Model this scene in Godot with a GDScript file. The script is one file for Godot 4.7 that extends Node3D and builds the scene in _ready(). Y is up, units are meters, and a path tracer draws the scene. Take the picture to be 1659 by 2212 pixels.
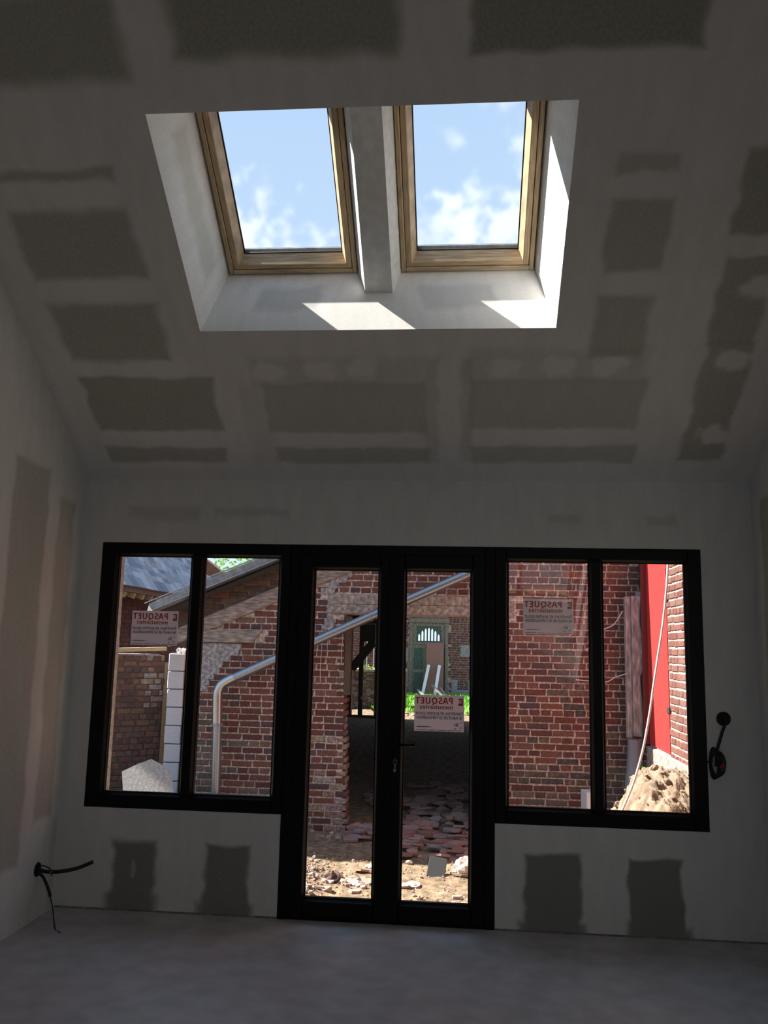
extends Node3D
# A lean-to room under renovation: black joinery and two roof windows, a brick farmyard outside.
# Metres, y up. z = 0 is the inner face of the front wall, the yard lies towards -z.

const PITCH := 0.6089            # slope of the ceiling
const EAVE := 2.55               # height where the ceiling meets the front wall
const XL := -1.94
const XR := 2.10
const GROUND := -0.35

var rng := RandomNumberGenerator.new()
var nz := FastNoiseLite.new()
var M := {}
var UPS := Vector3(0, sin(PITCH), cos(PITCH))
var NRM := Vector3(0, cos(PITCH), -sin(PITCH))

func _ready() -> void:
	rng.seed = 20240
	nz.seed = 7
	nz.frequency = 1.0
	var cam := Camera3D.new()
	cam.name = "camera"
	cam.fov = 61.744
	cam.position = Vector3(0.4113, 1.5596, 5.1193)
	cam.rotation = Vector3(0.15382, 0.09096, 0.02308)
	cam.near = 0.05
	cam.far = 400.0
	add_child(cam)
	cam.current = true
	make_sky()
	var sun := DirectionalLight3D.new()
	sun.name = "sun"
	sun.light_color = Color(1.0, 0.975, 0.935)
	sun.light_energy = 5.6
	sun.light_angular_distance = 0.55
	sun.shadow_enabled = true
	sun.sky_mode = DirectionalLight3D.SKY_MODE_LIGHT_ONLY
	add_child(sun)
	sun.look_at_from_position(Vector3(-9.9, 10, -1.3), Vector3.ZERO)
	materials()
	room()
	roof_windows()
	joinery()
	stickers()
	interior_bits()
	ground()
	gable()
	left_yard()
	right_wall()
	shed()
	far_yard()

# ---------------------------------------------------------------- sky
func make_sky() -> void:
	var w := 2048
	var h := 1024
	var im := Image.create_empty(w, h, false, Image.FORMAT_RGBF)
	var n1 := FastNoiseLite.new()
	n1.seed = 11
	n1.frequency = 2.6
	n1.fractal_octaves = 5
	n1.fractal_gain = 0.55
	# cumulus: direction, radius, weight
	var blobs := [[Vector3(0.005, 0.462, -0.884), 0.050, 1.0], [Vector3(0.045, 0.452, -0.889), 0.050, 0.95], [Vector3(0.085, 0.512, -0.861), 0.042, 0.85],
		[Vector3(-0.03, 0.448, -0.892), 0.034, 0.6], [Vector3(-0.255, 0.432, -0.866), 0.075, 1.0], [Vector3(-0.185, 0.418, -0.886), 0.05, 0.8]]
	for j in h:
		var el := PI * (0.5 - (j + 0.5) / h)
		for i in w:
			var az := TAU * (i + 0.5) / w
			var d := Vector3(sin(az) * cos(el), sin(el), -cos(az) * cos(el))
			var t := clampf(d.y, 0.0, 1.0)
			var c := Color(0.92, 1.06, 1.16).lerp(Color(0.36, 0.60, 0.98), pow(t, 0.62))
			if d.y > -0.02:
				var f := n1.get_noise_3dv(d * 1.6) * 0.5 + n1.get_noise_3dv(d * 7.0) * 0.28
				var m := smoothstep(0.17, 0.42, f) * smoothstep(0.0, 0.25, d.y) * 0.75
				for b in blobs:
					var r: float = (d - b[0].normalized()).length() / b[1]
					if r < 1.6:
						m = maxf(m, b[2] * smoothstep(0.62, 0.1, r * 0.62 - n1.get_noise_3dv(d * 13.0) * 0.62))
				c = c.lerp(Color(1.05, 1.16, 1.16), m)
			else:
				c = Color(0.34, 0.33, 0.29)
			im.set_pixel(i, j, c)
	var pan := PanoramaSkyMaterial.new()
	pan.panorama = ImageTexture.create_from_image(im)
	var sky := Sky.new()
	sky.sky_material = pan
	var e := Environment.new()
	e.background_mode = Environment.BG_SKY
	e.sky = sky
	e.ambient_light_source = Environment.AMBIENT_SOURCE_SKY
	e.tonemap_mode = Environment.TONE_MAPPER_LINEAR
	e.tonemap_exposure = 1.0
	e.sdfgi_enabled = true
	e.ssao_enabled = true
	e.ssil_enabled = true
	var we := WorldEnvironment.new()
	we.name = "world_environment"
	we.environment = e
	add_child(we)

# ---------------------------------------------------------------- materials
func noise_tex(freq: float, lo: float, seed_: int, normal := false, oct := 4, bump := 4.0) -> NoiseTexture2D:
	var f := FastNoiseLite.new()
	f.seed = seed_
	f.frequency = freq
	f.fractal_octaves = oct
	var t := NoiseTexture2D.new()
	t.width = 512
	t.height = 512
	t.seamless = true
	t.noise = f
	t.as_normal_map = normal
	t.bump_strength = bump
	if not normal:
		var g := Gradient.new()
		g.set_color(0, Color(lo, lo, lo))
		g.set_color(1, Color.WHITE)
		t.color_ramp = g
	return t

var T := {}
func mk(col: Color, rough := 0.85, tex := "", scale := Vector3.ONE, bump := "", bs := 1.0, metal := 0.0, world := true) -> StandardMaterial3D:
	var m := StandardMaterial3D.new()
	m.albedo_color = col
	m.roughness = rough
	m.metallic = metal
	if tex != "" or bump != "":
		m.uv1_triplanar = true
		m.uv1_world_triplanar = world
		m.uv1_scale = scale
	if tex != "":
		m.albedo_texture = T[tex]
	if bump != "":
		m.normal_enabled = true
		m.normal_texture = T[bump]
		m.normal_scale = bs
	return m

func c8(r: int, g: int, b: int) -> Color:
	return Color8(r, g, b)

func materials() -> void:
	T.fine = noise_tex(0.03, 0.86, 1)
	T.coarse = noise_tex(0.012, 0.66, 2)
	T.blotch = noise_tex(0.008, 0.5, 3, false, 5)
	T.grain = noise_tex(0.02, 0.66, 4, false, 3)
	T.nfine = noise_tex(0.05, 0.0, 5, true, 4, 3.0)
	T.nrough = noise_tex(0.02, 0.0, 6, true, 5, 8.0)
	T.spangle = noise_tex(0.02, 0.80, 9, false, 2)
	M.black = mk(c8(10, 10, 12), 0.45)
	M.black.metallic_specular = 0.32
	M.gasket = mk(c8(14, 14, 14), 0.6)
	M.metal = mk(c8(150, 150, 152), 0.35, "", Vector3.ONE, "", 1.0, 0.9)
	M.steel = mk(c8(190, 192, 196), 0.3, "", Vector3.ONE, "", 1.0, 1.0)
	var g := StandardMaterial3D.new()
	g.albedo_color = Color(0.98, 1.0, 0.99, 0.02)
	g.transparency = BaseMaterial3D.TRANSPARENCY_ALPHA
	g.roughness = 0.0
	g.metallic_specular = 0.7      # sealed double units mirror about twice what one sheet does
	M.glass = g
	M.pine_x = mk(c8(232, 204, 164), 0.55, "grain", Vector3(0.5, 7, 7), "", 1.0)
	M.pine_u = mk(c8(228, 198, 156), 0.55, "grain", Vector3(7, 0.9, 0.9), "", 1.0)
	M.plaster = mk(c8(238, 238, 236), 0.9, "fine", Vector3.ONE * 0.9)
	M.screed = mk(c8(200, 198, 203), 0.46, "fine", Vector3.ONE * 0.35, "nfine", 0.12)
	M.render_beige = mk(c8(232, 223, 212), 0.9, "coarse", Vector3.ONE * 4.0, "nrough", 0.3)
	M.render_grey = mk(c8(198, 192, 194), 0.9, "blotch", Vector3.ONE * 4.0, "nrough", 0.5)
	M.concrete = mk(c8(206, 188, 176), 0.88, "blotch", Vector3.ONE * 3.5, "nfine", 0.5)
	M.slab = mk(c8(192, 187, 182), 0.9, "coarse", Vector3.ONE * 5.0, "nrough", 0.25)
	M.block = mk(c8(222, 220, 226), 0.92, "fine", Vector3.ONE * 3.0, "nrough", 0.3)
	M.mortar = mk(c8(246, 222, 210), 0.95, "blotch", Vector3.ONE * 5.0, "nrough", 0.6)
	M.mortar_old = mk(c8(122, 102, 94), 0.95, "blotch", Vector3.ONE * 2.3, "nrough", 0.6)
	M.zinc = mk(c8(176, 184, 196), 0.34, "spangle", Vector3.ONE * 5.0, "", 1.0, 0.85)
	M.zinc_dull = mk(c8(164, 174, 190), 0.45, "coarse", Vector3.ONE * 2.0, "", 1.0, 0.35)
	M.wood_grey = mk(c8(188, 170, 162), 0.9, "blotch", Vector3(1.4, 7, 7), "nfine", 0.5)
	M.wood_brown = mk(c8(104, 84, 66), 0.9, "grain", Vector3(9, 0.8, 9), "nfine", 0.5)
	M.wood_dark = mk(c8(62, 54, 48), 0.95, "grain", Vector3(6, 1, 6))
	M.wood_new = mk(c8(222, 196, 150), 0.8, "grain", Vector3(1, 8, 8))
	M.post_grey = mk(c8(205, 200, 198), 0.9, "blotch", Vector3(5, 1.2, 5), "nfine", 0.5)
	M.pvc_grey = mk(c8(118, 124, 138), 0.45)
	M.red = mk(c8(210, 58, 56), 0.5, "fine", Vector3(4, 0.6, 4))
	M.red_dark = mk(c8(120, 30, 34), 0.6)
	M.hose = mk(c8(226, 206, 206), 0.55)
	M.cable = mk(c8(22, 22, 23), 0.55)
	M.tape = mk(c8(190, 10, 40), 0.45)
	M.clip = mk(c8(120, 120, 118), 0.5)
	M.soil = mk(c8(168, 143, 114), 1.0, "blotch", Vector3.ONE * 1.6, "nrough", 1.0)
	M.heap = mk(c8(174, 150, 126), 1.0, "blotch", Vector3.ONE * 2.1, "nrough", 1.0)
	M.sheet = mk(c8(212, 206, 212), 0.6)
	M.sheet.backlight_enabled = true
	M.sheet.backlight = Color(0.95, 0.93, 0.96)
	M.ink_red = mk(c8(222, 62, 40), 0.6)
	M.ink_orange = mk(c8(216, 96, 48), 0.6)
	M.ink_dark = mk(c8(62, 60, 66), 0.6)
	M.ink_grey = mk(c8(140, 134, 140), 0.6)
	M.slates = []
	for k in [c8(150, 154, 168), c8(170, 174, 186), c8(190, 192, 200), c8(158, 152, 160), c8(126, 132, 146), c8(176, 166, 172)]:
		M.slates.append(mk(k, 0.75, "fine", Vector3.ONE * 2.0))
	M.bricks = []
	for k in [c8(132, 84, 74), c8(120, 74, 68), c8(142, 90, 76), c8(112, 76, 74), c8(128, 74, 64), c8(102, 76, 80), c8(138, 96, 84), c8(114, 66, 60)]:
		M.bricks.append(mk(k, 0.92, "coarse", Vector3.ONE * 4.0, "nrough", 0.5))
	M.bricks_moss_shade = []      # damp and algae stained bricks, greyish green; also painted shade in the yard corner
	for k in [c8(118, 104, 92), c8(130, 112, 98), c8(106, 98, 92), c8(140, 116, 104)]:
		M.bricks_moss_shade.append(mk(k, 0.95, "blotch", Vector3.ONE * 4.0, "nrough", 0.5))
	M.bricks_verge_shade = []  # darker tones that carry the painted shade below the verge
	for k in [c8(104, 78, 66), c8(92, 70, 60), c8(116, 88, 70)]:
		M.bricks_verge_shade.append(mk(k, 0.95, "blotch", Vector3.ONE * 4.0, "nrough", 0.5))
	M.bricks_pale = []      # limewashed or replaced bricks; also painted light on the garden wall
	for k in [c8(200, 184, 180), c8(184, 164, 158), c8(178, 142, 130), c8(192, 170, 148)]:
		M.bricks_pale.append(mk(k, 0.95, "blotch", Vector3.ONE * 4.0, "nrough", 0.5))
	M.bricks_old = []
	for k in [c8(130, 92, 84), c8(118, 86, 80), c8(140, 100, 88), c8(108, 84, 78), c8(144, 110, 92), c8(122, 96, 90)]:
		M.bricks_old.append(mk(k, 0.95, "coarse", Vector3.ONE * 4.0, "nrough", 0.7))
	M.stones = []
	for k in [c8(190, 174, 164), c8(204, 188, 176), c8(176, 152, 132), c8(188, 158, 150), c8(160, 140, 124)]:
		M.stones.append(mk(k, 0.95, "fine", Vector3.ONE * 6.0, "nrough", 0.4))
	M.shards = []
	for k in [c8(168, 132, 124), c8(178, 142, 132), c8(154, 122, 116), c8(166, 140, 134), c8(150, 110, 100), c8(150, 140, 142)]:
		M.shards.append(mk(k, 0.9, "fine", Vector3.ONE * 5.0, "nrough", 0.3))
	var vc := mk(Color.WHITE, 0.93, "coarse", Vector3.ONE * 4.0, "nrough", 0.5)
	vc.vertex_color_use_as_albedo = true
	M.brick_stuff = vc
	M.leaf = mk(c8(120, 170, 60), 0.7)
	M.leaf.backlight_enabled = true
	M.leaf.backlight = Color(0.25, 0.4, 0.08)
	M.grass = mk(c8(120, 176, 70), 0.8)
	M.grass.backlight_enabled = true
	M.grass.backlight = Color(0.3, 0.45, 0.1)
	M.paint_green = mk(c8(92, 122, 112), 0.75, "blotch", Vector3(5, 1.2, 5))
	M.paint_grey = mk(c8(172, 160, 150), 0.8, "blotch", Vector3(5, 1.5, 5))
	M.white = mk(c8(240, 240, 242), 0.5)

# ---------------------------------------------------------------- mesh helpers
func nst() -> SurfaceTool:
	var st := SurfaceTool.new()
	st.begin(Mesh.PRIMITIVE_TRIANGLES)
	return st

func tri(st: SurfaceTool, a: Vector3, b: Vector3, c: Vector3, n: Vector3) -> void:
	if (b - a).cross(c - a).dot(n) > 0.0:
		var s := b
		b = c
		c = s
	var f := -(b - a).cross(c - a)
	if f.length_squared() < 1e-18:
		return
	st.set_normal(f.normalized())
	st.add_vertex(a)
	st.add_vertex(b)
	st.add_vertex(c)

func quad(st: SurfaceTool, a: Vector3, b: Vector3, c: Vector3, d: Vector3, n: Vector3) -> void:
	tri(st, a, b, c, n)
	tri(st, a, c, d, n)

# chamfered box: centre, size, bevel, orientation
func bx(st: SurfaceTool, c: Vector3, s: Vector3, b := 0.0, q := Basis.IDENTITY) -> void:
	var h := s * 0.5
	b = minf(b, minf(h.x, minf(h.y, h.z)) * 0.9)
	for ax in 3:
		for sg in [-1.0, 1.0]:
			var u := (ax + 1) % 3
			var v := (ax + 2) % 3
			var p: Array[Vector3] = []
			for k in [[-1, -1], [1, -1], [1, 1], [-1, 1]]:
				var w := Vector3.ZERO
				w[ax] = sg * h[ax]
				w[u] = k[0] * (h[u] - b)
				w[v] = k[1] * (h[v] - b)
				p.append(c + q * w)
			var n := Vector3.ZERO
			n[ax] = sg
			quad(st, p[0], p[1], p[2], p[3], q * n)
	if b <= 0.0:
		return
	for ax in 3:            # twelve edges, along axis ax
		var u := (ax + 1) % 3
		var v := (ax + 2) % 3
		for su in [-1.0, 1.0]:
			for sv in [-1.0, 1.0]:
				var p: Array[Vector3] = []
				for k in [[0, -1], [0, 1], [1, 1], [1, -1]]:
					var w := Vector3.ZERO
					w[ax] = k[1] * (h[ax] - b)
					w[u] = su * (h[u] - (b if k[0] == 0 else 0.0))
					w[v] = sv * (h[v] - (0.0 if k[0] == 0 else b))
					p.append(c + q * w)
				var n := Vector3.ZERO
				n[u] = su
				n[v] = sv
				quad(st, p[0], p[1], p[2], p[3], q * n)
	for sx in [-1.0, 1.0]:
		for sy in [-1.0, 1.0]:
			for sz in [-1.0, 1.0]:
				var k := Vector3(sx, sy, sz)
				tri(st, c + q * (k * Vector3(h.x, h.y - b, h.z - b)), c + q * (k * Vector3(h.x - b, h.y, h.z - b)), c + q * (k * Vector3(h.x - b, h.y - b, h.z)), q * k)

func bar(st: SurfaceTool, a: Vector3, b: Vector3, w: float, t: float, bev := 0.004, up := Vector3.UP) -> void:
	var y := (b - a).normalized()
	var x := y.cross(up)
	if x.length() < 0.01:
		x = y.cross(Vector3.RIGHT)
	x = x.normalized()
	bx(st, (a + b) * 0.5, Vector3(w, a.distance_to(b), t), bev, Basis(x, y, x.cross(y)))

# box between two corners
func bb(st: SurfaceTool, a: Vector3, b: Vector3, bev := 0.0) -> void:
	bx(st, (a + b) * 0.5, (b - a).abs(), bev)

# polygon (convex, in x,y) with thickness from z0 to z1, mapped through a transform
func prism(st: SurfaceTool, pts: Array, z0: float, z1: float, tf := Transform3D.IDENTITY, tops: Array = []) -> void:
	var n := pts.size()
	var mid := Vector2.ZERO
	for p in pts:
		mid += p / n
	for side in 2:
		var z := z1 if side == 0 else z0
		var nn := tf.basis * Vector3(0, 0, 1 if z1 > z0 == (side == 0) else -1)
		for i in n:
			var a: Vector2 = pts[i]
			var b: Vector2 = pts[(i + 1) % n]
			tri(st, tf * Vector3(mid.x, mid.y, z), tf * Vector3(a.x, a.y, z), tf * Vector3(b.x, b.y, z), nn)
	for i in n:
		var a: Vector2 = pts[i]
		var b: Vector2 = pts[(i + 1) % n]
		var e := (a + b) * 0.5 - mid
		quad(st, tf * Vector3(a.x, a.y, z0), tf * Vector3(b.x, b.y, z0), tf * Vector3(b.x, b.y, z1), tf * Vector3(a.x, a.y, z1), tf.basis * Vector3(e.x, e.y, 0))

func tube(st: SurfaceTool, pts: Array, r: float, sides := 10, r2 := -1.0) -> void:
	var n := pts.size()
	var rings := []
	var x := Vector3.ZERO
	for i in n:
		var d: Vector3 = (pts[mini(i + 1, n - 1)] - pts[maxi(i - 1, 0)]).normalized()
		if i == 0:
			x = d.cross(Vector3.UP if absf(d.y) < 0.9 else Vector3.RIGHT).normalized()
		else:
			x = (x - d * x.dot(d)).normalized()
		var y := d.cross(x)
		var rad := r if r2 < 0 else lerpf(r, r2, float(i) / (n - 1))
		var ring := []
		for k in sides:
			var a := TAU * k / sides
			var nn := x * cos(a) + y * sin(a)
			ring.append([pts[i] + nn * rad, nn])
		rings.append(ring)
	for i in n - 1:
		for k in sides:
			var q := [rings[i][k], rings[i][(k + 1) % sides], rings[i + 1][(k + 1) % sides], rings[i + 1][k]]
			for t in [[0, 1, 2], [0, 2, 3]]:
				var a: Vector3 = q[t[0]][0]
				var o: Array = t if (q[t[1]][0] - a).cross(q[t[2]][0] - a).dot(q[t[0]][1]) < 0 else [t[0], t[2], t[1]]
				for v in o:
					st.set_normal(q[v][1])
					st.add_vertex(q[v][0])
	for e in [0, n - 1]:
		var d: Vector3 = (pts[0] - pts[1]) if e == 0 else (pts[n - 1] - pts[n - 2])
		for k in range(1, sides - 1):
			tri(st, rings[e][0][0], rings[e][k][0], rings[e][k + 1][0], d)

func curve(pts: Array, steps := 6) -> Array:
	var out := []
	var n := pts.size()
	for i in n - 1:
		for k in steps:
			out.append((pts[i] as Vector3).cubic_interpolate(pts[i + 1], pts[maxi(i - 1, 0)], pts[mini(i + 2, n - 1)], float(k) / steps))
	out.append(pts[n - 1])
	return out

# irregular rock: squashed icosphere-like lump
func lump(st: SurfaceTool, c: Vector3, s: Vector3, seed_: int, rough := 0.25, rings := 5, segs := 8) -> void:
	var v := []
	for i in rings + 1:
		var row := []
		var th := PI * i / rings
		for k in segs:
			var ph := TAU * k / segs
			var d := Vector3(sin(th) * cos(ph), cos(th), sin(th) * sin(ph))
			var f := 1.0 + rough * nz.get_noise_3dv(d * 1.7 + Vector3(seed_ * 3.1, 0, seed_)) * 2.0
			row.append(c + d * s * f)
		v.append(row)
	for i in rings:
		for k in segs:
			var k2 := (k + 1) % segs
			var mid: Vector3 = (v[i][k] + v[i + 1][k2]) * 0.5 - c
			tri(st, v[i][k], v[i][k2], v[i + 1][k2], mid)
			tri(st, v[i][k], v[i + 1][k2], v[i + 1][k], mid)

func part(called: String, st: Variant, mat: Material, parent: Node3D = self) -> MeshInstance3D:
	var o := MeshInstance3D.new()
	o.name = called
	o.mesh = st.commit() if st is SurfaceTool else st
	o.material_override = mat
	parent.add_child(o, true)
	return o

func thing(called: String, label: String, category: String, at := Vector3.ZERO, group := "") -> Node3D:
	var o := Node3D.new()
	o.name = called
	o.position = at
	o.set_meta("label", label)
	o.set_meta("category", category)
	if group != "":
		o.set_meta("group", group)
	add_child(o, true)
	return o

func tag(o: Node, label: String, category: String, group := "") -> Node:
	o.set_meta("label", label)
	o.set_meta("category", category)
	if group != "":
		o.set_meta("group", group)
	return o

func struct(called: String, label: String, category := "") -> Node3D:
	var o := Node3D.new()
	o.name = called
	o.set_meta("kind", "structure")
	o.set_meta("label", label)
	o.set_meta("category", category if category != "" else called.get_slice("_", 0))
	add_child(o, true)
	return o

# ---------------------------------------------------------------- brickwork
var brick_cache := {}
func brick_mesh(w: float, v: int) -> ArrayMesh:
	var key := [w, v]
	if brick_cache.has(key):
		return brick_cache[key]
	var r := RandomNumberGenerator.new()
	r.seed = 100 + v
	var st := nst()
	var h := 0.056
	var f := []
	var o := []
	var b := []
	for k in [[-1, -1], [1, -1], [1, 1], [-1, 1]]:
		var jx := r.randf_range(-0.006, 0.003)
		var jy := r.randf_range(-0.004, 0.002)
		o.append(Vector3(k[0] * (w * 0.5 + jx), k[1] * (h * 0.5 + jy), -0.004))
		f.append(Vector3(k[0] * (w * 0.5 + jx - 0.007), k[1] * (h * 0.5 + jy - 0.006), r.randf_range(-0.0005, 0.002)))
		b.append(Vector3(k[0] * w * 0.5, k[1] * h * 0.5, -0.05))
	quad(st, f[0], f[1], f[2], f[3], Vector3.BACK)
	for k in 4:
		var l := (k + 1) % 4
		var n: Vector3 = (o[k] + o[l]) * 0.5
		n.z = 0
		quad(st, f[k], f[l], o[l], o[k], n + Vector3(0, 0, 0.03))
		quad(st, o[k], o[l], b[l], b[k], n)
	brick_cache[key] = st.commit()
	return brick_cache[key]

# English bond on a plane: bricks whose centre passes keep(x, y) are laid; the ones rank() calls most visible become parts, the rest one stuff part
func lay(parent: Node3D, tf: Transform3D, x0: float, x1: float, y0: float, y1: float, keep: Callable, tone: Callable, rank: Callable, most := 300, pitch := 0.068, wmul := 1.0) -> void:
	var all := []
	var row := 0
	var y := y0 + pitch * 0.5
	while y < y1:
		var header := row % 2 == 1
		var x := x0 + (0.0 if header else -0.055) + rng.randf_range(-0.03, 0.03)
		while x < x1:
			var w := (0.105 if header else 0.213) * wmul
			if rng.randf() < 0.10:
				w = (0.213 if header else 0.105) * wmul
			var cx := x + w * 0.5
			var cy := y + rng.randf_range(-0.0025, 0.0025)
			var k := rng.randi()
			if keep.call(cx, cy, w * 0.5):
				all.append([rank.call(cx, cy) + w * 0.1, cx, cy, w, k])
			else:            # a cut brick where a whole one does not fit
				var wh := w * 0.47
				for hx in [x + wh * 0.5, x + w - wh * 0.5]:
					if keep.call(hx, cy, wh * 0.5):
						all.append([rank.call(hx, cy), hx, cy, snappedf(wh, 0.01), k])
			x += w + 0.012
		y += pitch
		row += 1
	all.sort_custom(func(a, b): return a[0] > b[0])
	var rest := []
	for i in all.size():
		var a: Array = all[i]
		var pos := tf * Vector3(a[1], a[2], ((a[4] >> 4) % 7) * 0.0006)
		var rot: Basis = tf.basis * Basis(Vector3.BACK, (((a[4] >> 8) % 100) / 100.0 - 0.5) * 0.02)
		var mt: StandardMaterial3D = tone.call(a[1], a[2], a[4])
		if i < most:
			var o := part("brick", brick_mesh(a[3], a[4] % 6), mt, parent)
			o.transform = Transform3D(rot, pos)
		else:
			rest.append([Transform3D(rot * Basis.from_scale(Vector3(a[3] / 0.213, 1, 1)), pos), mt.albedo_color])
	if rest.size():
		scatter("brick", brick_mesh(0.213, 1), M.brick_stuff, rest, parent)

func scatter(called: String, mesh: Mesh, mat: Material, list: Array, parent: Node3D = self) -> MultiMeshInstance3D:
	var mm := MultiMesh.new()
	mm.transform_format = MultiMesh.TRANSFORM_3D
	mm.use_colors = list[0].size() > 1
	mm.mesh = mesh
	mm.instance_count = list.size()
	for i in list.size():
		mm.set_instance_transform(i, list[i][0])
		if mm.use_colors:
			mm.set_instance_color(i, (list[i][1] as Color).srgb_to_linear())
	var o := MultiMeshInstance3D.new()
	o.name = called
	o.multimesh = mm
	o.material_override = mat
	o.set_meta("kind", "stuff")
	parent.add_child(o, true)
	return o

# ---------------------------------------------------------------- plasterboard surfaces
# A skim-coated surface in its own plane: base compound colour, bare board fields [x0, x1, y0, y1, strength, feather], thicker white dabs [x, y, rx, ry, strength]
func board_texture(x0: float, y0: float, w: float, h: float, ppm: float, fields: Array, dabs: Array, seed_: int, bare: Color, base := Color8(225, 225, 224)) -> ImageTexture:
	var iw := int(w * ppm)
	var ih := int(h * ppm)
	var im := Image.create_empty(iw, ih, false, Image.FORMAT_RGB8)
	var f := FastNoiseLite.new()
	f.seed = seed_
	f.frequency = 1.0
	f.fractal_octaves = 2
	for j in ih:
		for i in iw:
			var x := x0 + (i + 0.5) / ppm
			var y := y0 + (j + 0.5) / ppm
			var v := 1.0 + f.get_noise_2d(x * 9, y * 2.5) * 0.025 + f.get_noise_2d(x * 45, y * 45) * 0.02
			im.set_pixel(i, j, base * v)
	for r in fields:
		var fe: float = r[5]
		for j in range(maxi(0, int((r[2] - y0 - fe) * ppm)), mini(ih, int((r[3] - y0 + fe) * ppm) + 1)):
			for i in range(maxi(0, int((r[0] - x0 - fe) * ppm)), mini(iw, int((r[1] - x0 + fe) * ppm) + 1)):
				var x := x0 + (i + 0.5) / ppm + f.get_noise_2d(i * 0.02 + 40, j * 0.03) * 0.022
				var y := y0 + (j + 0.5) / ppm + f.get_noise_2d(i * 0.02, j * 0.03 + 90) * 0.02
				var d := minf(minf(x - r[0], r[1] - x), minf(y - r[2], r[3] - y))
				var a: float = smoothstep(-fe * 0.6, fe * 0.4, d) * r[4] * (0.94 + f.get_noise_2d(i * 0.35, j * 0.35) * 0.25)
				if a > 0.004:
					im.set_pixel(i, j, im.get_pixel(i, j).lerp(bare, clampf(a, 0, 1)))
	for q in dabs:
		for j in range(maxi(0, int((q[1] - y0 - q[3]) * ppm)), mini(ih, int((q[1] - y0 + q[3]) * ppm) + 1)):
			for i in range(maxi(0, int((q[0] - x0 - q[2]) * ppm)), mini(iw, int((q[0] - x0 + q[2]) * ppm) + 1)):
				var dx: float = (x0 + (i + 0.5) / ppm - q[0]) / q[2]
				var dy: float = (y0 + (j + 0.5) / ppm - q[1]) / q[3]
				var a: float = smoothstep(1.0, 0.45, sqrt(dx * dx + dy * dy) + f.get_noise_2d(i * 0.06, j * 0.06) * 0.3) * q[4]
				if a > 0.004:
					im.set_pixel(i, j, im.get_pixel(i, j).lerp(base * 1.02, clampf(a, 0, 1)))
	return ImageTexture.create_from_image(im)

func board_mat(tex: Texture2D) -> StandardMaterial3D:
	var m := StandardMaterial3D.new()
	m.albedo_texture = tex
	m.roughness = 0.92
	m.texture_repeat = false
	return m

# flat board x0..x1, y0..y1 in the plane (o, ax, ay), thickness t behind it; UVs over the surface ext = [x0, y0, w, h]
func board(parent: Node3D, o: Vector3, ax: Vector3, ay: Vector3, n: Vector3, r: Array, ext: Array, mat: Material, t := 0.0125) -> void:
	var st := nst()
	var c := []
	for k in [[r[0], r[2]], [r[1], r[2]], [r[1], r[3]], [r[0], r[3]]]:
		c.append(Vector2(k[0], k[1]))
	var poly := []
	for k in c:
		poly.append(o + ax * k.x + ay * k.y)
	var order := [0, 1, 2, 0, 2, 3]
	if (poly[1] - poly[0]).cross(poly[2] - poly[0]).dot(n) > 0:
		order = [0, 2, 1, 0, 3, 2]
	for k in order:
		st.set_normal(n)
		st.set_uv(Vector2((c[k].x - ext[0]) / ext[2], (c[k].y - ext[1]) / ext[3]))
		st.add_vertex(poly[k])
	for k in 4:
		var a: Vector3 = poly[k]
		var b: Vector3 = poly[(k + 1) % 4]
		st.set_uv(Vector2((c[k].x - ext[0]) / ext[2], (c[k].y - ext[1]) / ext[3]))
		quad(st, a, b, b - n * t, a - n * t, (a + b) * 0.5 - (poly[0] + poly[2]) * 0.5)
	quad(st, poly[0] - n * t, poly[1] - n * t, poly[2] - n * t, poly[3] - n * t, -n)
	part("plasterboard", st, mat, parent)

func roof(x: float, up: float, n := 0.0) -> Vector3:
	return Vector3(x, EAVE, 0) + UPS * up + NRM * n

# box in roof coordinates
func rbox(st: SurfaceTool, x0: float, x1: float, u0: float, u1: float, n0: float, n1: float, bev := 0.0) -> void:
	bx(st, roof((x0 + x1) * 0.5, (u0 + u1) * 0.5, (n0 + n1) * 0.5), Vector3(x1 - x0, u1 - u0, n1 - n0), bev, Basis(Vector3.RIGHT, UPS, NRM * 1.0) if Vector3.RIGHT.cross(UPS).dot(NRM) > 0 else Basis(Vector3.RIGHT, UPS, -NRM))

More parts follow.
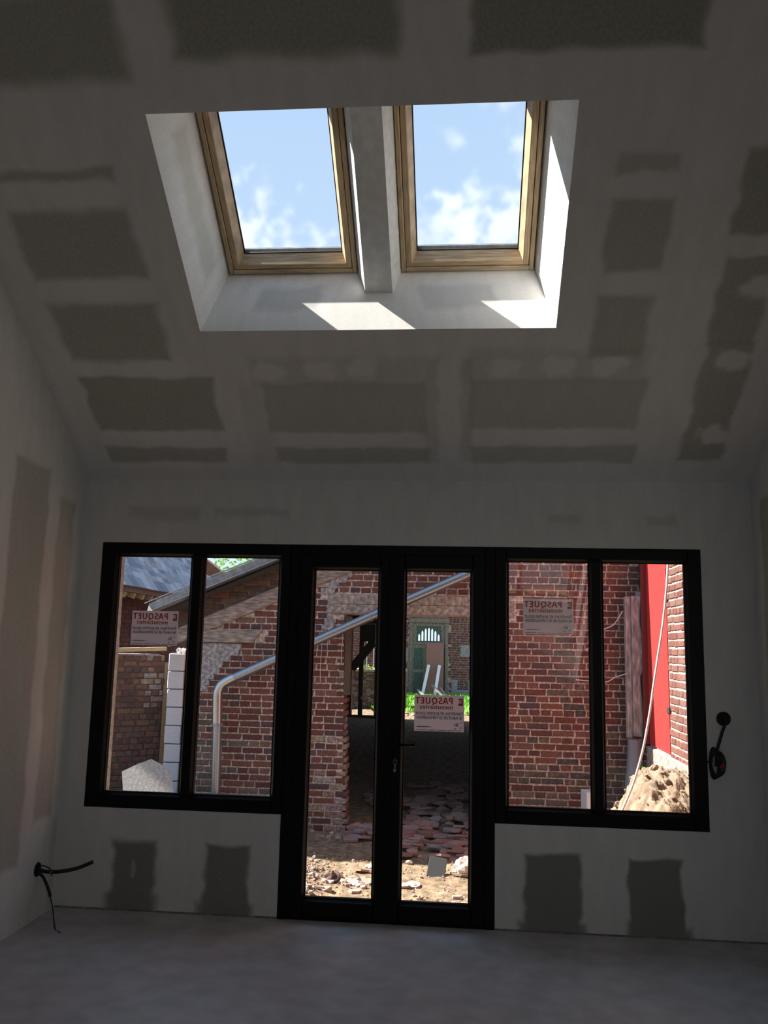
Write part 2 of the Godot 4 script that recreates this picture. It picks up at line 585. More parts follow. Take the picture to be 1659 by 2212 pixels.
const RIDGE := 4.4
const SD := 0.42         # depth of the light shaft, square to the ceiling
const GN := 0.472        # plane of the roof window panes
func room() -> void:
	var bare := Color8(148, 149, 136)
	# ---- ceiling
	var ce := struct("ceiling", "sloping plasterboard ceiling with pale jointing bands around the roof windows")
	var fields := [[-1.62, -1.01, 2.36, 2.68, 0.72, 0.08], [-0.76, 0.14, 2.43, 2.75, 0.83, 0.08], [0.43, 1.34, 2.41, 2.75, 0.86, 0.05],
		[-1.75, -1.2, 1.93, 1.975, 0.54, 0.04], [-1.76, -1.18, 1.42, 1.77, 0.61, 0.06], [-1.74, -1.17, 0.91, 1.26, 0.61, 0.06],
		[-1.73, -0.98, 0.40, 0.79, 0.65, 0.04], [-1.73, -1.01, 0.16, 0.265, 0.54, 0.04], [-0.7, 0.21, 0.39, 0.74, 0.43, 0.04], [-0.69, 0.22, 0.15, 0.262, 0.47, 0.04],
		[-0.73, 0.19, 0.74, 0.91, 0.22, 0.08], [0.46, 1.38, 0.42, 0.76, 0.4, 0.04], [0.47, 1.4, 0.165, 0.285, 0.43, 0.04], [0.45, 1.37, 0.76, 0.95, 0.22, 0.08],
		[1.09, 1.33, 1.89, 1.975, 0.36, 0.05], [1.08, 1.35, 1.41, 1.76, 0.5, 0.04], [1.08, 1.33, 0.91, 1.27, 0.47, 0.05],
		[1.63, 1.86, 1.60, 1.98, 0.68, 0.04], [1.65, 1.87, 0.99, 1.47, 0.61, 0.04], [1.66, 1.89, 0.185, 0.99, 0.61, 0.04], [1.62, 1.8, 2.4, 2.75, 0.43, 0.06],
		[-0.83, -0.69, 0.15, 0.74, 0.11, 0.05], [0.21, 0.27, 0.15, 0.9, 0.25, 0.04], [0.41, 0.47, 0.17, 0.9, 0.25, 0.04]]
	var dabs := []
	for d in [[-0.65, 0.82], [-0.36, 0.83], [-0.13, 0.85], [0.63, 0.84], [0.91, 0.85], [1.18, 0.85], [1.84, 1.31], [1.8, 0.88], [1.81, 0.37]]:
		dabs.append([d[0], d[1], 0.12, 0.09, 0.9])
	for d in [[-1.24, 0.845, 0.26], [-1.35, 0.345, 0.3], [-0.24, 0.325, 0.36], [0.93, 0.355, 0.42], [-1.42, 1.345, 0.32], [-1.38, 1.86, 0.3], [1.22, 1.84, 0.2], [1.24, 1.34, 0.2]]:
		dabs.append([d[0], d[1], d[2], 0.075, 0.9])
	var cm := board_mat(board_texture(XL, 0, XR - XL, 2.9, 150, fields, dabs, 31, bare))
	var ext := [XL, 0.0, XR - XL, 2.9]
	var plain := mk(Color8(218, 218, 216), 0.92, "fine", Vector3.ONE * 0.8)
	for r in [[XL, -0.86, 0, 1.092], [-0.86, 0.34, 0, 1.092], [0.34, 1.52, 0, 1.092], [1.52, XR, 0, 1.092],
			[XL, -0.972, 1.092, 2.211], [0.884, 1.52, 1.092, 2.211], [1.52, XR, 1.092, 2.211],
			[XL, -0.86, 2.211, 2.9], [-0.86, 0.34, 2.211, 2.9], [0.34, 1.52, 2.211, 2.9], [1.52, XR, 2.211, 2.9]]:
		board(ce, roof(0, 0), Vector3.RIGHT, UPS, -NRM, r, ext, cm)
	for r in [[XL, -0.86], [-0.86, 0.34], [0.34, 1.52], [1.52, XR]]:
		board(ce, roof(0, 0), Vector3.RIGHT, UPS, -NRM, [r[0], r[1], 2.9, RIDGE], ext, plain)
	# ---- the light shaft, four reveals and the boxed rafter between the windows
	var sa := [roof(-0.972, 1.092), roof(0.884, 1.092), roof(0.884, 2.211), roof(-0.972, 2.211)]
	var sb := [roof(-0.872, 1.192, SD), roof(0.788, 1.192, SD), roof(0.788, 2.14, SD), roof(-0.872, 2.14, SD)]
	shaft_reveal(ce, [sa[0], sa[1], sb[1], sb[0]], UPS, board_mat(board_texture(0, 0, 1.86, 0.36, 200, [[0.27, 0.62, 0.13, 0.25, 0.5, 0.05], [1.22, 1.60, 0.13, 0.25, 0.45, 0.05]], [], 41, Color8(190, 192, 188), Color8(240, 240, 238))))
	shaft_reveal(ce, [sa[0], sa[3], sb[3], sb[0]], Vector3.RIGHT, board_mat(board_texture(0, 0, 1.1, 0.34, 200, [[0.2, 0.98, 0.14, 0.23, 0.45, 0.06]], [], 42, Color8(190, 190, 172), Color8(240, 240, 238))))
	shaft_reveal(ce, [sa[1], sa[2], sb[2], sb[1]], Vector3.LEFT, board_mat(board_texture(0, 0, 1.1, 0.34, 200, [[0.2, 0.95, 0.12, 0.2, 0.15, 0.06]], [], 43, Color8(186, 186, 184), Color8(240, 240, 238))))
	shaft_reveal(ce, [sa[3], sa[2], sb[2], sb[3]], -UPS, M.plaster)
	var st := nst()
	prism(st, [Vector2(-0.110, 0.252), Vector2(0.036, 0.252), Vector2(0.083, SD + .005), Vector2(-0.166, SD + .005)], 1.13, 2.19, Transform3D(Basis(Vector3.RIGHT, NRM, UPS), roof(0, 0)))
	part("boxed_rafter", st, M.plaster, ce)
	# rear slope of the ceiling, behind the camera
	var rz := RIDGE * cos(PITCH)
	var ry := EAVE + RIDGE * sin(PITCH)
	st = nst()
	for r in [[XL - .2, 0.5, -0.6, RIDGE], [2.02, XR + .2, -0.6, RIDGE], [0.5, 2.02, -0.6, -0.54], [0.5, 2.02, 1.2, RIDGE]]:
		rear(st, r[0], r[1], r[2], r[3], 0.0, 0.22)
	part("rear_slope", st, plain, ce)
	var w5 := struct("window_5", "wide roof window added in the unseen rear slope for fill light", "roof window")  # added behind the camera to brighten the room and reflect in the panes
	st = nst()
	for r in [[0.5, 0.56, -0.54, 1.2], [1.96, 2.02, -0.54, 1.2], [0.56, 1.96, -0.54, -0.48], [0.56, 1.96, 1.14, 1.2], [1.23, 1.29, -0.48, 1.14]]:
		rear(st, r[0], r[1], r[2], r[3], 0.10, 0.23)
	part("frame", st, M.pine_x, w5)
	st = nst()
	for r in [[0.56, 1.23], [1.29, 1.96]]:
		quad(st, rpt(r[0], -0.48, 0.18), rpt(r[1], -0.48, 0.18), rpt(r[1], 1.14, 0.18), rpt(r[0], 1.14, 0.18), Vector3.DOWN)
	part("pane", st, M.glass, w5)
	var bz := rz * 2 + 0.6 * cos(PITCH)      # back wall, lower than the front eave
	var by := EAVE - 0.6 * sin(PITCH)
	# ---- front wall: masonry with a T-shaped opening, plasterboard inside
	var fw := struct("wall_front", "plasterboarded front wall around the black joinery")
	st = nst()
	bb(st, Vector3(-1.77, 2.12, -0.28), Vector3(1.77, 2.80, -0.02))
	bb(st, Vector3(-2.3, -0.5, -0.28), Vector3(-1.77, 2.80, -0.02))
	bb(st, Vector3(1.77, -0.5, -0.28), Vector3(2.3, 2.80, -0.02))
	bb(st, Vector3(-1.77, -0.5, -0.28), Vector3(-0.60, 0.60, -0.02))
	bb(st, Vector3(0.60, -0.5, -0.28), Vector3(1.77, 0.60, -0.02))
	bb(st, Vector3(-0.60, -0.5, -0.28), Vector3(0.60, 0.0, -0.02))
	part("masonry", st, M.render_beige, fw)
	var ff := [[-1.63, -1.21, 2.30, 2.365, 0.22, 0.05], [-1.11, -0.65, 2.32, 2.36, 0.22, 0.04], [0.94, 1.11, 2.30, 2.34, 0.22, 0.04], [1.5, 1.66, 2.30, 2.34, 0.22, 0.04],
		[-1.60, -1.36, -0.1, 0.38, 1.1, 0.05], [-1.62, -1.34, -0.1, 0.08, 0.9, 0.07], [-1.05, -0.80, -0.1, 0.385, 1.05, 0.04], [-1.08, -0.78, -0.1, 0.05, 0.9, 0.06],
		[0.785, 1.085, -0.1, 0.405, 1.2, 0.035], [0.76, 1.12, -0.1, 0.05, 0.9, 0.05], [1.36, 1.64, -0.1, 0.41, 1.25, 0.03], [1.35, 1.68, -0.1, 0.06, 0.9, 0.05]]
	var fd := [[-1.48, 0.24, 0.018, 0.07, 0.4]]
	var fm := board_mat(board_texture(XL, 0, XR - XL, EAVE, 170, ff, fd, 51, Color8(140, 140, 136)))
	var fext := [XL, 0.0, XR - XL, EAVE]
	for r in [[XL, -1.805, 0.010, EAVE], [-1.805, -0.45, 2.152, EAVE], [-0.45, 0.75, 2.152, EAVE], [0.75, 1.805, 2.152, EAVE], [1.805, XR, 0.010, EAVE], [-1.805, -1.2, 0.010, 0.571], [-1.2, -0.618, 0.010, 0.571], [0.618, 1.2, 0.010, 0.571], [1.2, 1.805, 0.010, 0.571]]:
		board(fw, Vector3.ZERO, Vector3.RIGHT, Vector3.UP, Vector3.BACK, r, fext, fm, 0.021)
	# ---- side walls (pentagons), with board texture on the inner face
	var lf := [[0.48, 0.86, 0.35, 2.50, 0.5, 0.05], [0.14, 0.335, 0.55, 2.36, 0.45, 0.05], [1.35, 2.2, 0.3, 3.0, 0.2, 0.1], [0.06, 0.10, 0.0, 0.5, 0.3, 0.06]]
	var rf := [[0.16, 0.6, 0.4, 2.42, 0.6, 0.05], [1.1, 2.0, 0.4, 2.9, 0.5, 0.06]]
	for side in 2:
		var left := side == 0
		var wl := struct("wall_left" if left else "wall_right", ("left" if left else "right") + " side wall of bare plasterboard with jointing bands")
		var x := XL if left else XR
		var tx := board_mat(board_texture(0, 0, 2.5, 4.4, 110, lf if left else rf, [], 61 + side, bare))
		st = nst()
		var poly := [Vector2(0, 0), Vector2(bz, 0), Vector2(bz, by), Vector2(rz, ry), Vector2(0, EAVE)]
		var nn := Vector3.RIGHT if left else Vector3.LEFT
		for part_ in [[[Vector2(0, 0), Vector2(2.5, 0), Vector2(2.5, EAVE + 2.5 * tan(PITCH)), Vector2(0, EAVE)], tx], [[Vector2(2.5, 0), Vector2(bz, 0), Vector2(bz, by), Vector2(rz, ry), Vector2(2.5, EAVE + 2.5 * tan(PITCH))], plain]]:
			st = nst()
			var pp: Array = part_[0]
			for i in range(1, pp.size() - 1):
				var t := [pp[0], pp[i], pp[i + 1]]
				var q := []
				for p in t:
					q.append(Vector3(x, p.y, p.x))
				if (q[1] - q[0]).cross(q[2] - q[0]).dot(nn) > 0:
					q = [q[0], q[2], q[1]]
					t = [t[0], t[2], t[1]]
				for k in 3:
					st.set_normal(nn)
					st.set_uv(Vector2(t[k].x / 2.5, t[k].y / 4.4))
					st.add_vertex(q[k])
			part("plasterboard", st, part_[1], wl)
		st = nst()
		prism(st, poly.map(func(p): return Vector2(p.x - 0.02, p.y + 0.2)), 0.012, 0.24, Transform3D(Basis(Vector3(0, 0, 1), Vector3.UP, -nn), Vector3(x, -0.2, 0)))
		part("masonry", st, M.render_beige, wl)
	var bw := struct("wall_back", "plain plastered wall behind the viewpoint")
	st = nst()
	bb(st, Vector3(XL - .2, -0.2, bz), Vector3(XR + .2, by + 0.1, bz + 0.2))
	part("masonry", st, M.plaster, bw)
	var fl := struct("floor", "bare grey screed floor of the room")
	st = nst()
	bb(st, Vector3(XL - 0.2, -0.2, 0.0), Vector3(XR + 0.2, 0.0, bz + .2))
	part("screed", st, M.screed, fl)
	# ---- outer roof
	var ro := struct("roof", "roof deck above the sloping ceiling", "roof")
	st = nst()
	rbox(st, -2.35, 2.5, -0.80, 1.207, SD + .002, 0.49)
	rbox(st, -2.35, 2.5, 2.115, RIDGE + 0.05, SD + .002, 0.49)
	rbox(st, -2.35, -0.855, 1.207, 2.115, SD + .002, 0.49)
	rbox(st, -0.174, 0.091, 1.207, 2.115, SD + .002, 0.49)
	rbox(st, 0.771, 2.5, 1.207, 2.115, SD + .002, 0.49)
	part("deck", st, M.wood_dark, ro)

func rpt(x: float, t: float, n: float) -> Vector3:
	return Vector3(x, EAVE + t * sin(PITCH) + n * cos(PITCH), 2.0 * RIDGE * cos(PITCH) - t * cos(PITCH) + n * sin(PITCH))

func rear(st: SurfaceTool, x0: float, x1: float, t0: float, t1: float, n0: float, n1: float) -> void:
	bx(st, rpt((x0 + x1) * 0.5, (t0 + t1) * 0.5, (n0 + n1) * 0.5), Vector3(x1 - x0, t1 - t0, n1 - n0), 0.0, Basis(Vector3.RIGHT, Vector3(0, sin(PITCH), -cos(PITCH)), Vector3(0, cos(PITCH), sin(PITCH))))

func shaft_reveal(parent: Node3D, c: Array, n: Vector3, mat: Material) -> void:
	var st := nst()
	var uv := [Vector2(0, 0), Vector2(1, 0), Vector2(1, 1), Vector2(0, 1)]
	var o := [0, 1, 2, 0, 2, 3]
	var nn: Vector3 = (c[1] - c[0]).cross(c[2] - c[0]).normalized()
	if nn.dot(n) > 0:
		o = [0, 2, 1, 0, 3, 2]
	else:
		nn = -nn
	for k in o:
		st.set_normal(nn)
		st.set_uv(uv[k])
		st.add_vertex(c[k])
	var d := nn * 0.0125
	quad(st, c[0] - d, c[1] - d, c[2] - d, c[3] - d, -nn)
	part("shaft_reveal", st, mat, parent)

# ---------------------------------------------------------------- roof windows
func roof_windows() -> void:
	var i := 0
	for w in [[-0.867, -0.162], [0.079, 0.783]]:
		i += 1
		var x0: float = w[0]
		var x1: float = w[1]
		var u0 := 1.195
		var u1 := 2.13
		var o := struct("window_%d" % (i + 2), ["left", "right"][i - 1] + " pine roof window in the sloping ceiling", "roof window")
		ring(o, "frame", x0, x1, u0, u1, 0.024, 0.388, 0.50, 0.004)
		var e := 0.028
		var tu := Transform3D(Basis(Vector3.RIGHT, NRM, UPS), roof(0, 0))
		var tx := Transform3D(Basis(UPS, NRM, Vector3.RIGHT), roof(0, 0))
		var st := nst()          # sash, its inner faces splayed towards the room
		for sd in [[x0 + e, 1.0], [x1 - e, -1.0]]:
			prism(st, [Vector2(sd[0], 0.395), Vector2(sd[0] + sd[1] * 0.026, 0.395), Vector2(sd[0] + sd[1] * 0.030, 0.398), Vector2(sd[0] + sd[1] * 0.052, 0.460), Vector2(sd[0] + sd[1] * 0.052, 0.476), Vector2(sd[0], 0.476)], u0 + e, u1 - e, tu)
		part("sash_stile", st, M.pine_u, o)
		st = nst()
		for sd in [[u0 + e, 1.0], [u1 - e, -1.0]]:
			prism(st, [Vector2(sd[0], 0.396), Vector2(sd[0] + sd[1] * 0.020, 0.396), Vector2(sd[0] + sd[1] * 0.024, 0.399), Vector2(sd[0] + sd[1] * 0.052, 0.460), Vector2(sd[0] + sd[1] * 0.052, 0.476), Vector2(sd[0], 0.476)], x0 + e + 0.02, x1 - e - 0.02, tx)
		part("sash_rail", st, M.pine_x, o)
		var f := e + 0.052
		st = nst()          # black glazing seal
		for r in [[x0 + f, x0 + f + .006, u0 + f, u1 - f], [x1 - f - .006, x1 - f, u0 + f, u1 - f], [x0 + f, x1 - f, u0 + f, u0 + f + .006], [x0 + f, x1 - f, u1 - f - .006, u1 - f]]:
			rbox(st, r[0], r[1], r[2], r[3], GN - .006, GN + .004)
		part("glazing_seal", st, M.gasket, o)
		st = nst()
		quad(st, roof(x0 + f - .004, u0 + f - .004, GN), roof(x1 - f + .004, u0 + f - .004, GN), roof(x1 - f + .004, u1 - f + .004, GN), roof(x0 + f - .004, u1 - f + .004, GN), -NRM)
		part("pane", st, M.glass, o)
		st = nst()               # outer cladding
		for r in [[x0 - .03, x0 + .059, u0 - .03, u1 + .03], [x1 - .054, x1 + .03, u0 - .03, u1 + .03], [x0 + .059, x1 - .054, u0 - .03, u0 + .088], [x0 + .059, x1 - .054, u1 - .095, u1 + .03]]:
			rbox(st, r[0], r[1], r[2], r[3], 0.502, 0.516)
		part("cladding", st, M.zinc_dull, o)

func ring(o: Node3D, called: String, x0: float, x1: float, u0: float, u1: float, w: float, n0: float, n1: float, bev: float) -> void:
	var st := nst()
	rbox(st, x0, x0 + w, u0, u1, n0, n1, bev)
	rbox(st, x1 - w, x1, u0, u1, n0, n1, bev)
	part(called + "_stile", st, M.pine_u, o)
	st = nst()
	rbox(st, x0 + w, x1 - w, u0, u0 + w, n0, n1, bev)
	rbox(st, x0 + w, x1 - w, u1 - w, u1, n0, n1, bev)
	part(called + "_rail", st, M.pine_x, o)

# ---------------------------------------------------------------- windows and door
const ZI := 0.004      # inner face
const ZO := -0.068     # outer face
func joinery() -> void:
	var specs := [["window_1", "left black fixed window of two tall panes, low wall below", -1.803, -0.617, [[-1.7007, -1.2393], [-1.1548, -0.6877]]], ["window_2", "right black fixed window of two tall panes, low wall below", 0.617, 1.803, [[0.6932, 1.1631], [1.2432, 1.7141]]]]
	for s in specs:
		var o := struct(s[0], s[1], "window")
		var st := nst()
		var mid0: float = s[4][0][1]
		var mid1: float = s[4][1][0]
		var b := 0.004
		bb(st, Vector3(s[2], 0.573, ZO), Vector3(s[4][0][0] - 0.014, 2.15, ZI), b)
		bb(st, Vector3(s[4][1][1] + 0.014, 0.573, ZO), Vector3(s[3], 2.15, ZI), b)
		bb(st, Vector3(s[4][0][0] - 0.014, 2.082, ZO), Vector3(s[4][1][1] + 0.014, 2.15, ZI - .0005), b)
		bb(st, Vector3(s[4][0][0] - 0.014, 0.573, ZO), Vector3(s[4][1][1] + 0.014, 0.6465, ZI - .0005), b)
		part("frame", st, M.black, o)
		st = nst()
		bb(st, Vector3(mid0 + 0.014, 0.6465, ZO), Vector3(mid1 - 0.014, 2.082, ZI - .001), b)
		part("mullion", st, M.black, o)
		for p in s[4]:
			glazing(o, p[0], p[1], 0.6605, 2.0679)
	var d := struct("door_1", "black glazed double door between the two windows", "door")
	var st := nst()
	bb(st, Vector3(-0.616, 0.0, ZO), Vector3(-0.556, 2.15, ZI + .001), .004)
	bb(st, Vector3(0.556, 0.0, ZO), Vector3(0.618, 2.15, ZI + .001), .004)
	bb(st, Vector3(-0.556, 2.09, ZO), Vector3(0.556, 2.15, ZI), .004)
	bb(st, Vector3(-0.556, 0.0, ZO), Vector3(0.556, 0.022, ZI - .003), .004)
	part("frame", st, M.black, d)
	var lf: MeshInstance3D
	for l in [[-0.560, 0.0035, -0.4656, -0.0781], [0.0045, 0.560, 0.0882, 0.4727]]:
		st = nst()
		bb(st, Vector3(l[0], 0.018, ZO + .004), Vector3(l[2] - 0.012, 2.096, ZI + .012), .005)
		bb(st, Vector3(l[3] + 0.012, 0.018, ZO + .004), Vector3(l[1], 2.096, ZI + .012), .005)
		bb(st, Vector3(l[2] - 0.012, 2.0137, ZO + .004), Vector3(l[3] + 0.012, 2.096, ZI + .0115), .005)
		bb(st, Vector3(l[2] - 0.012, 0.018, ZO + .004), Vector3(l[3] + 0.012, 0.106, ZI + .0115), .005)
		lf = part("leaf", st, M.black, d)
		glazing(lf, l[2], l[3], 0.1181, 2.0017)
	st = nst()
	bb(st, Vector3(-0.016, 0.02, ZI + .013), Vector3(0.014, 2.094, ZI + .019), .003)
	part("cover_strip", st, M.black, d)
	# lever handle on a long plate, keys in the lock below it
	st = nst()
	bb(st, Vector3(0.030, 0.86, ZI + .012), Vector3(0.060, 1.06, ZI + .020), .004)
	part("handle_plate", st, M.black, lf)
	st = nst()
	tube(st, curve([Vector3(0.045, 0.993, 0.022), Vector3(0.045, 0.993, 0.058), Vector3(0.060, 0.993, 0.068), Vector3(0.110, 0.994, 0.068), Vector3(0.160, 0.996, 0.066)], 4), 0.0095, 10)
	part("handle", st, M.black, lf)
	var k := thing("key_bunch", "small bunch of keys hanging from the door lock under the lever", "keys", Vector3(0.045, 0.905, ZI + .02))
	st = nst()
	bb(st, Vector3(-0.0012, -0.008, -0.008), Vector3(0.0012, 0.008, 0.018), .0005)
	var loop := []
	for a in 17:
		loop.append(Vector3(sin(TAU * a / 16.0) * 0.012, -0.010 + cos(TAU * a / 16.0) * 0.012, 0.017))
	tube(st, loop, 0.0015, 6)
	part("ring", st, M.metal, k)
	st = nst()
	bb(st, Vector3(-0.004, -0.050, 0.014), Vector3(0.004, -0.020, 0.0165), .0005)
	lump(st, Vector3(-0.002, -0.058, 0.016), Vector3(0.009, 0.010, 0.002), 3, 0.0)
	part("hanging_key", st, M.metal, k)

func glazing(o: Node3D, x0: float, x1: float, y0: float, y1: float) -> void:
	# sloped beads round the pane, a rubber seal and the glass
	var st := nst()
	var bwid := 0.016
	var zf := ZI - 0.002
	var zb := -0.022
	for e in [[Vector3(x0, y0, zb), Vector3(x0, y1, zb), Vector3(-1, 0, 0)], [Vector3(x1, y0, zb), Vector3(x1, y1, zb), Vector3(1, 0, 0)], [Vector3(x0, y1, zb), Vector3(x1, y1, zb), Vector3(0, 1, 0)], [Vector3(x0, y0, zb), Vector3(x1, y0, zb), Vector3(0, -1, 0)]]:
		var out: Vector3 = e[2] * bwid
		var along: Vector3 = (e[1] - e[0]).normalized() * bwid
		var a: Vector3 = e[0]
		var b: Vector3 = e[1]
		var a2 := a - along + out
		var b2 := b + along + out
		a2.z = zf
		b2.z = zf
		quad(st, a, b, b2, a2, Vector3(0, 0, 1) - e[2])
		var back := Vector3(0, 0, ZO + .006 - zb)
		quad(st, a, b, b + back, a + back, -e[2])
	part("glazing_bead", st, M.black, o)
	st = nst()
	for r in [[x0, x0 + .004, y0, y1], [x1 - .004, x1, y0, y1], [x0, x1, y0, y0 + .004], [x0, x1, y1 - .004, y1]]:
		bb(st, Vector3(r[0], r[2], -0.030), Vector3(r[1], r[3], -0.021))
	part("seal", st, M.gasket, o)
	st = nst()
	quad(st, Vector3(x0 - .004, y0 - .004, -0.032), Vector3(x1 + .004, y0 - .004, -0.032), Vector3(x1 + .004, y1 + .004, -0.032), Vector3(x0 - .004, y1 + .004, -0.032), Vector3.BACK)
	part("pane", st, M.glass, o)

# ---------------------------------------------------------------- stickers on the outside of the glass
func text(parent: Node3D, called: String, s: String, size: float, at: Vector3, mat: Material, bold := false) -> void:
	var f := SystemFont.new()
	f.font_names = PackedStringArray(["Droid Sans"])
	if bold:
		f.font_weight = 700
	var t := TextMesh.new()
	t.text = s
	t.font = f
	t.font_size = 32
	t.pixel_size = size / 32.0
	t.depth = 0.0024
	t.curve_step = 2.0
	t.horizontal_alignment = HORIZONTAL_ALIGNMENT_LEFT
	t.vertical_alignment = VERTICAL_ALIGNMENT_BOTTOM
	var o := part(called, t, mat, parent)
	o.position = at

func stickers() -> void:
	for s in [["white paper sticker with orange lettering on the leftmost window pane", Vector3(-1.455, 1.6295, -0.0375)], ["white paper sticker with orange lettering on the right leaf of the glazed door", Vector3(0.293, 1.170, -0.0375)], ["white paper sticker with orange lettering on the pane just right of the door", Vector3(0.929, 1.747, -0.0375)]]:
		var o := thing("window_sticker", s[0], "sticker", s[1], "stickers on the panes")
		o.rotation.y = PI      # printed to be read from the yard
		var st := nst()
		bb(st, Vector3(-0.146, -0.104, -0.0004), Vector3(0.146, 0.104, 0.0004))
		part("sheet", st, M.sheet, o)
		# emblem: a red square with a door-like notch
		st = nst()
		for r in [[-0.138, -0.130, 0.046, 0.088], [-0.130, -0.112, 0.079, 0.088], [-0.130, -0.112, 0.046, 0.060], [-0.126, -0.118, 0.066, 0.074]]:
			bb(st, Vector3(r[0], r[2], -0.0013), Vector3(r[1], r[3], 0.0013))
		part("emblem", st, M.ink_red, o)
		text(o, "lettering", "PASQUET", 0.0515, Vector3(-0.084, 0.040, 0), M.ink_red, true)
		text(o, "lettering", "menuiseries", 0.0335, Vector3(-0.084, 0.014, 0), M.ink_orange, true)
		text(o, "lettering", "Fenêtres et portes pour", 0.0262, Vector3(-0.138, -0.016, 0), M.ink_dark)
		text(o, "lettering", "le neuf et la rénovation", 0.0262, Vector3(-0.138, -0.040, 0), M.ink_dark)
		text(o, "lettering", "A+", 0.022, Vector3(-0.112, -0.078, 0), M.ink_dark, true)
		st = nst()         # rules and the lines of print too small to read
		for r in [[-0.138, -0.088, -0.0545, -0.0530], [-0.098, -0.090, -0.088, -0.082], [-0.128, -0.122, -0.085, -0.077], [0.060, 0.130, -0.081, -0.076], [0.046, 0.052, -0.081, -0.076], [-0.130, -0.050, -0.0985, -0.0955], [-0.04, 0.01, -0.0985, -0.0955], [0.02, 0.06, -0.0985, -0.0955], [0.07, 0.135, -0.0985, -0.0955]]:
			bb(st, Vector3(r[0], r[2], -0.0012), Vector3(r[1], r[3], 0.0012))
		part("small_print", st, M.ink_grey, o)

# ---------------------------------------------------------------- cables inside
func interior_bits() -> void:
	var o := thing("junction_cable", "black cable coil with red tape hanging from a round wall box right of the window", "cable", Vector3(1.90, 1.19, 0.0))
	var st := nst()
	var ringp := []
	for k in 25:
		ringp.append(Vector3(cos(TAU * k / 24) * 0.036, sin(TAU * k / 24) * 0.036, 0.003))
	tube(st, ringp, 0.0045, 6)
	part("box_rim", st, M.cable, o)
	st = nst()
	tube(st, [Vector3(0, 0, 0.0005), Vector3(0, 0, 0.003)], 0.035, 24)
	part("box", st, mk(c8(12, 12, 12), 0.8), o)
	st = nst()
	tube(st, curve([Vector3(0.002, -0.004, 0.0), Vector3(0.004, -0.022, 0.02), Vector3(-0.014, -0.070, 0.022), Vector3(-0.028, -0.12, 0.016), Vector3(-0.044, -0.175, 0.014), Vector3(-0.052, -0.26, 0.014)]), 0.0085, 8)
	part("conduit", st, M.cable, o)
	st = nst()
	for k in 4:
		var lp := []
		var cx := -0.054 + (k - 1.5) * 0.007
		for a in 22:
			var t := TAU * a / 20.0 + k * 0.7
			lp.append(Vector3(cx + cos(t) * (0.022 + k * 0.005), -0.245 + sin(t) * (0.085 - k * 0.006), 0.010 + k * 0.005 + a * 0.0003))
		tube(st, lp, 0.0052, 6)
	tube(st, curve([Vector3(-0.05, -0.22, 0.03), Vector3(-0.02, -0.245, 0.03), Vector3(-0.004, -0.222, 0.026)]), 0.004, 6)
	tube(st, curve([Vector3(-0.07, -0.23, 0.026), Vector3(-0.092, -0.238, 0.02), Vector3(-0.1, -0.235, 0.012)]), 0.0035, 6)
	part("coil", st, M.cable, o)
	st = nst()
	bar(st, Vector3(-0.016, -0.238, 0.034), Vector3(-0.036, -0.268, 0.034), 0.012, 0.012, .003, Vector3.BACK)
	part("red_tape", st, M.tape, o)
	o = thing("wall_conduit", "black conduits sticking out of the left wall near the floor corner", "cable", Vector3(-1.94, 0.27, 0.25))
	st = nst()
	var rp := []
	for k in 19:
		rp.append(Vector3(0.002, cos(TAU * k / 18) * 0.035, sin(TAU * k / 18) * 0.035))
	tube(st, rp, 0.004, 6)
	tube(st, [Vector3(0.0004, 0, 0), Vector3(0.002, 0, 0)], 0.034, 20)
	part("hole", st, mk(c8(10, 10, 10), 0.9), o)
	st = nst()
	tube(st, curve([Vector3(0.0, 0.0, 0.0), Vector3(0.06, -0.008, 0.005), Vector3(0.14, -0.004, 0.0), Vector3(0.22, 0.010, -0.03), Vector3(0.300, 0.042, -0.05)]), 0.0105, 10)
	part("conduit", st, M.cable, o)
	st = nst()
	tube(st, curve([Vector3(0.0, -0.01, 0.01), Vector3(0.045, -0.03, 0.02), Vector3(0.09, -0.085, 0.04), Vector3(0.112, -0.125, 0.05)]), 0.0085, 10)
	part("conduit", st, M.cable, o)
	st = nst()
	tube(st, curve([Vector3(0.108, -0.118, 0.048), Vector3(0.14, -0.18, 0.07), Vector3(0.185, -0.2655, 0.12), Vector3(0.24, -0.267, 0.175)]), 0.0035, 8)
	part("wire", st, M.cable, o)
	st = nst()
	tube(st, curve([Vector3(0.01, 0.02, 0.005), Vector3(0.04, 0.024, 0.012), Vector3(0.08, 0.010, 0.014), Vector3(0.092, -0.028, 0.01)]), 0.0035, 6)
	part("wire", st, M.cable, o)
	st = nst()
	tube(st, [Vector3(0.084, -0.007, 0.006), Vector3(0.092, -0.007, 0.006)], 0.0125, 10)
	part("clip", st, M.clip, o)

# ---------------------------------------------------------------- ground
func gh(x: float, z: float) -> float:
	var y := GROUND
	y += smoothstep(-1.0, -2.0, x) * 0.33 * smoothstep(-2.0, -3.4, z)
	y += smoothstep(0.72, 1.3, x) * 0.16 * smoothstep(-1.5, -3.0, z)
	y += smoothstep(-0.55, -1.1, x) * 0.10 * smoothstep(-3.2, -2.2, z)
	if z < -4.0:
		y = lerpf(y, GROUND + 0.02, smoothstep(-4.0, -4.4, z))
		y += smoothstep(-4.2, -13.0, z) * 0.37
		y += smoothstep(-13.0, -20.0, z) * 0.10
	y += nz.get_noise_2d(x * 1.3, z * 1.3) * 0.035 + nz.get_noise_2d(x * 6.0, z * 6.0) * 0.012
	return y

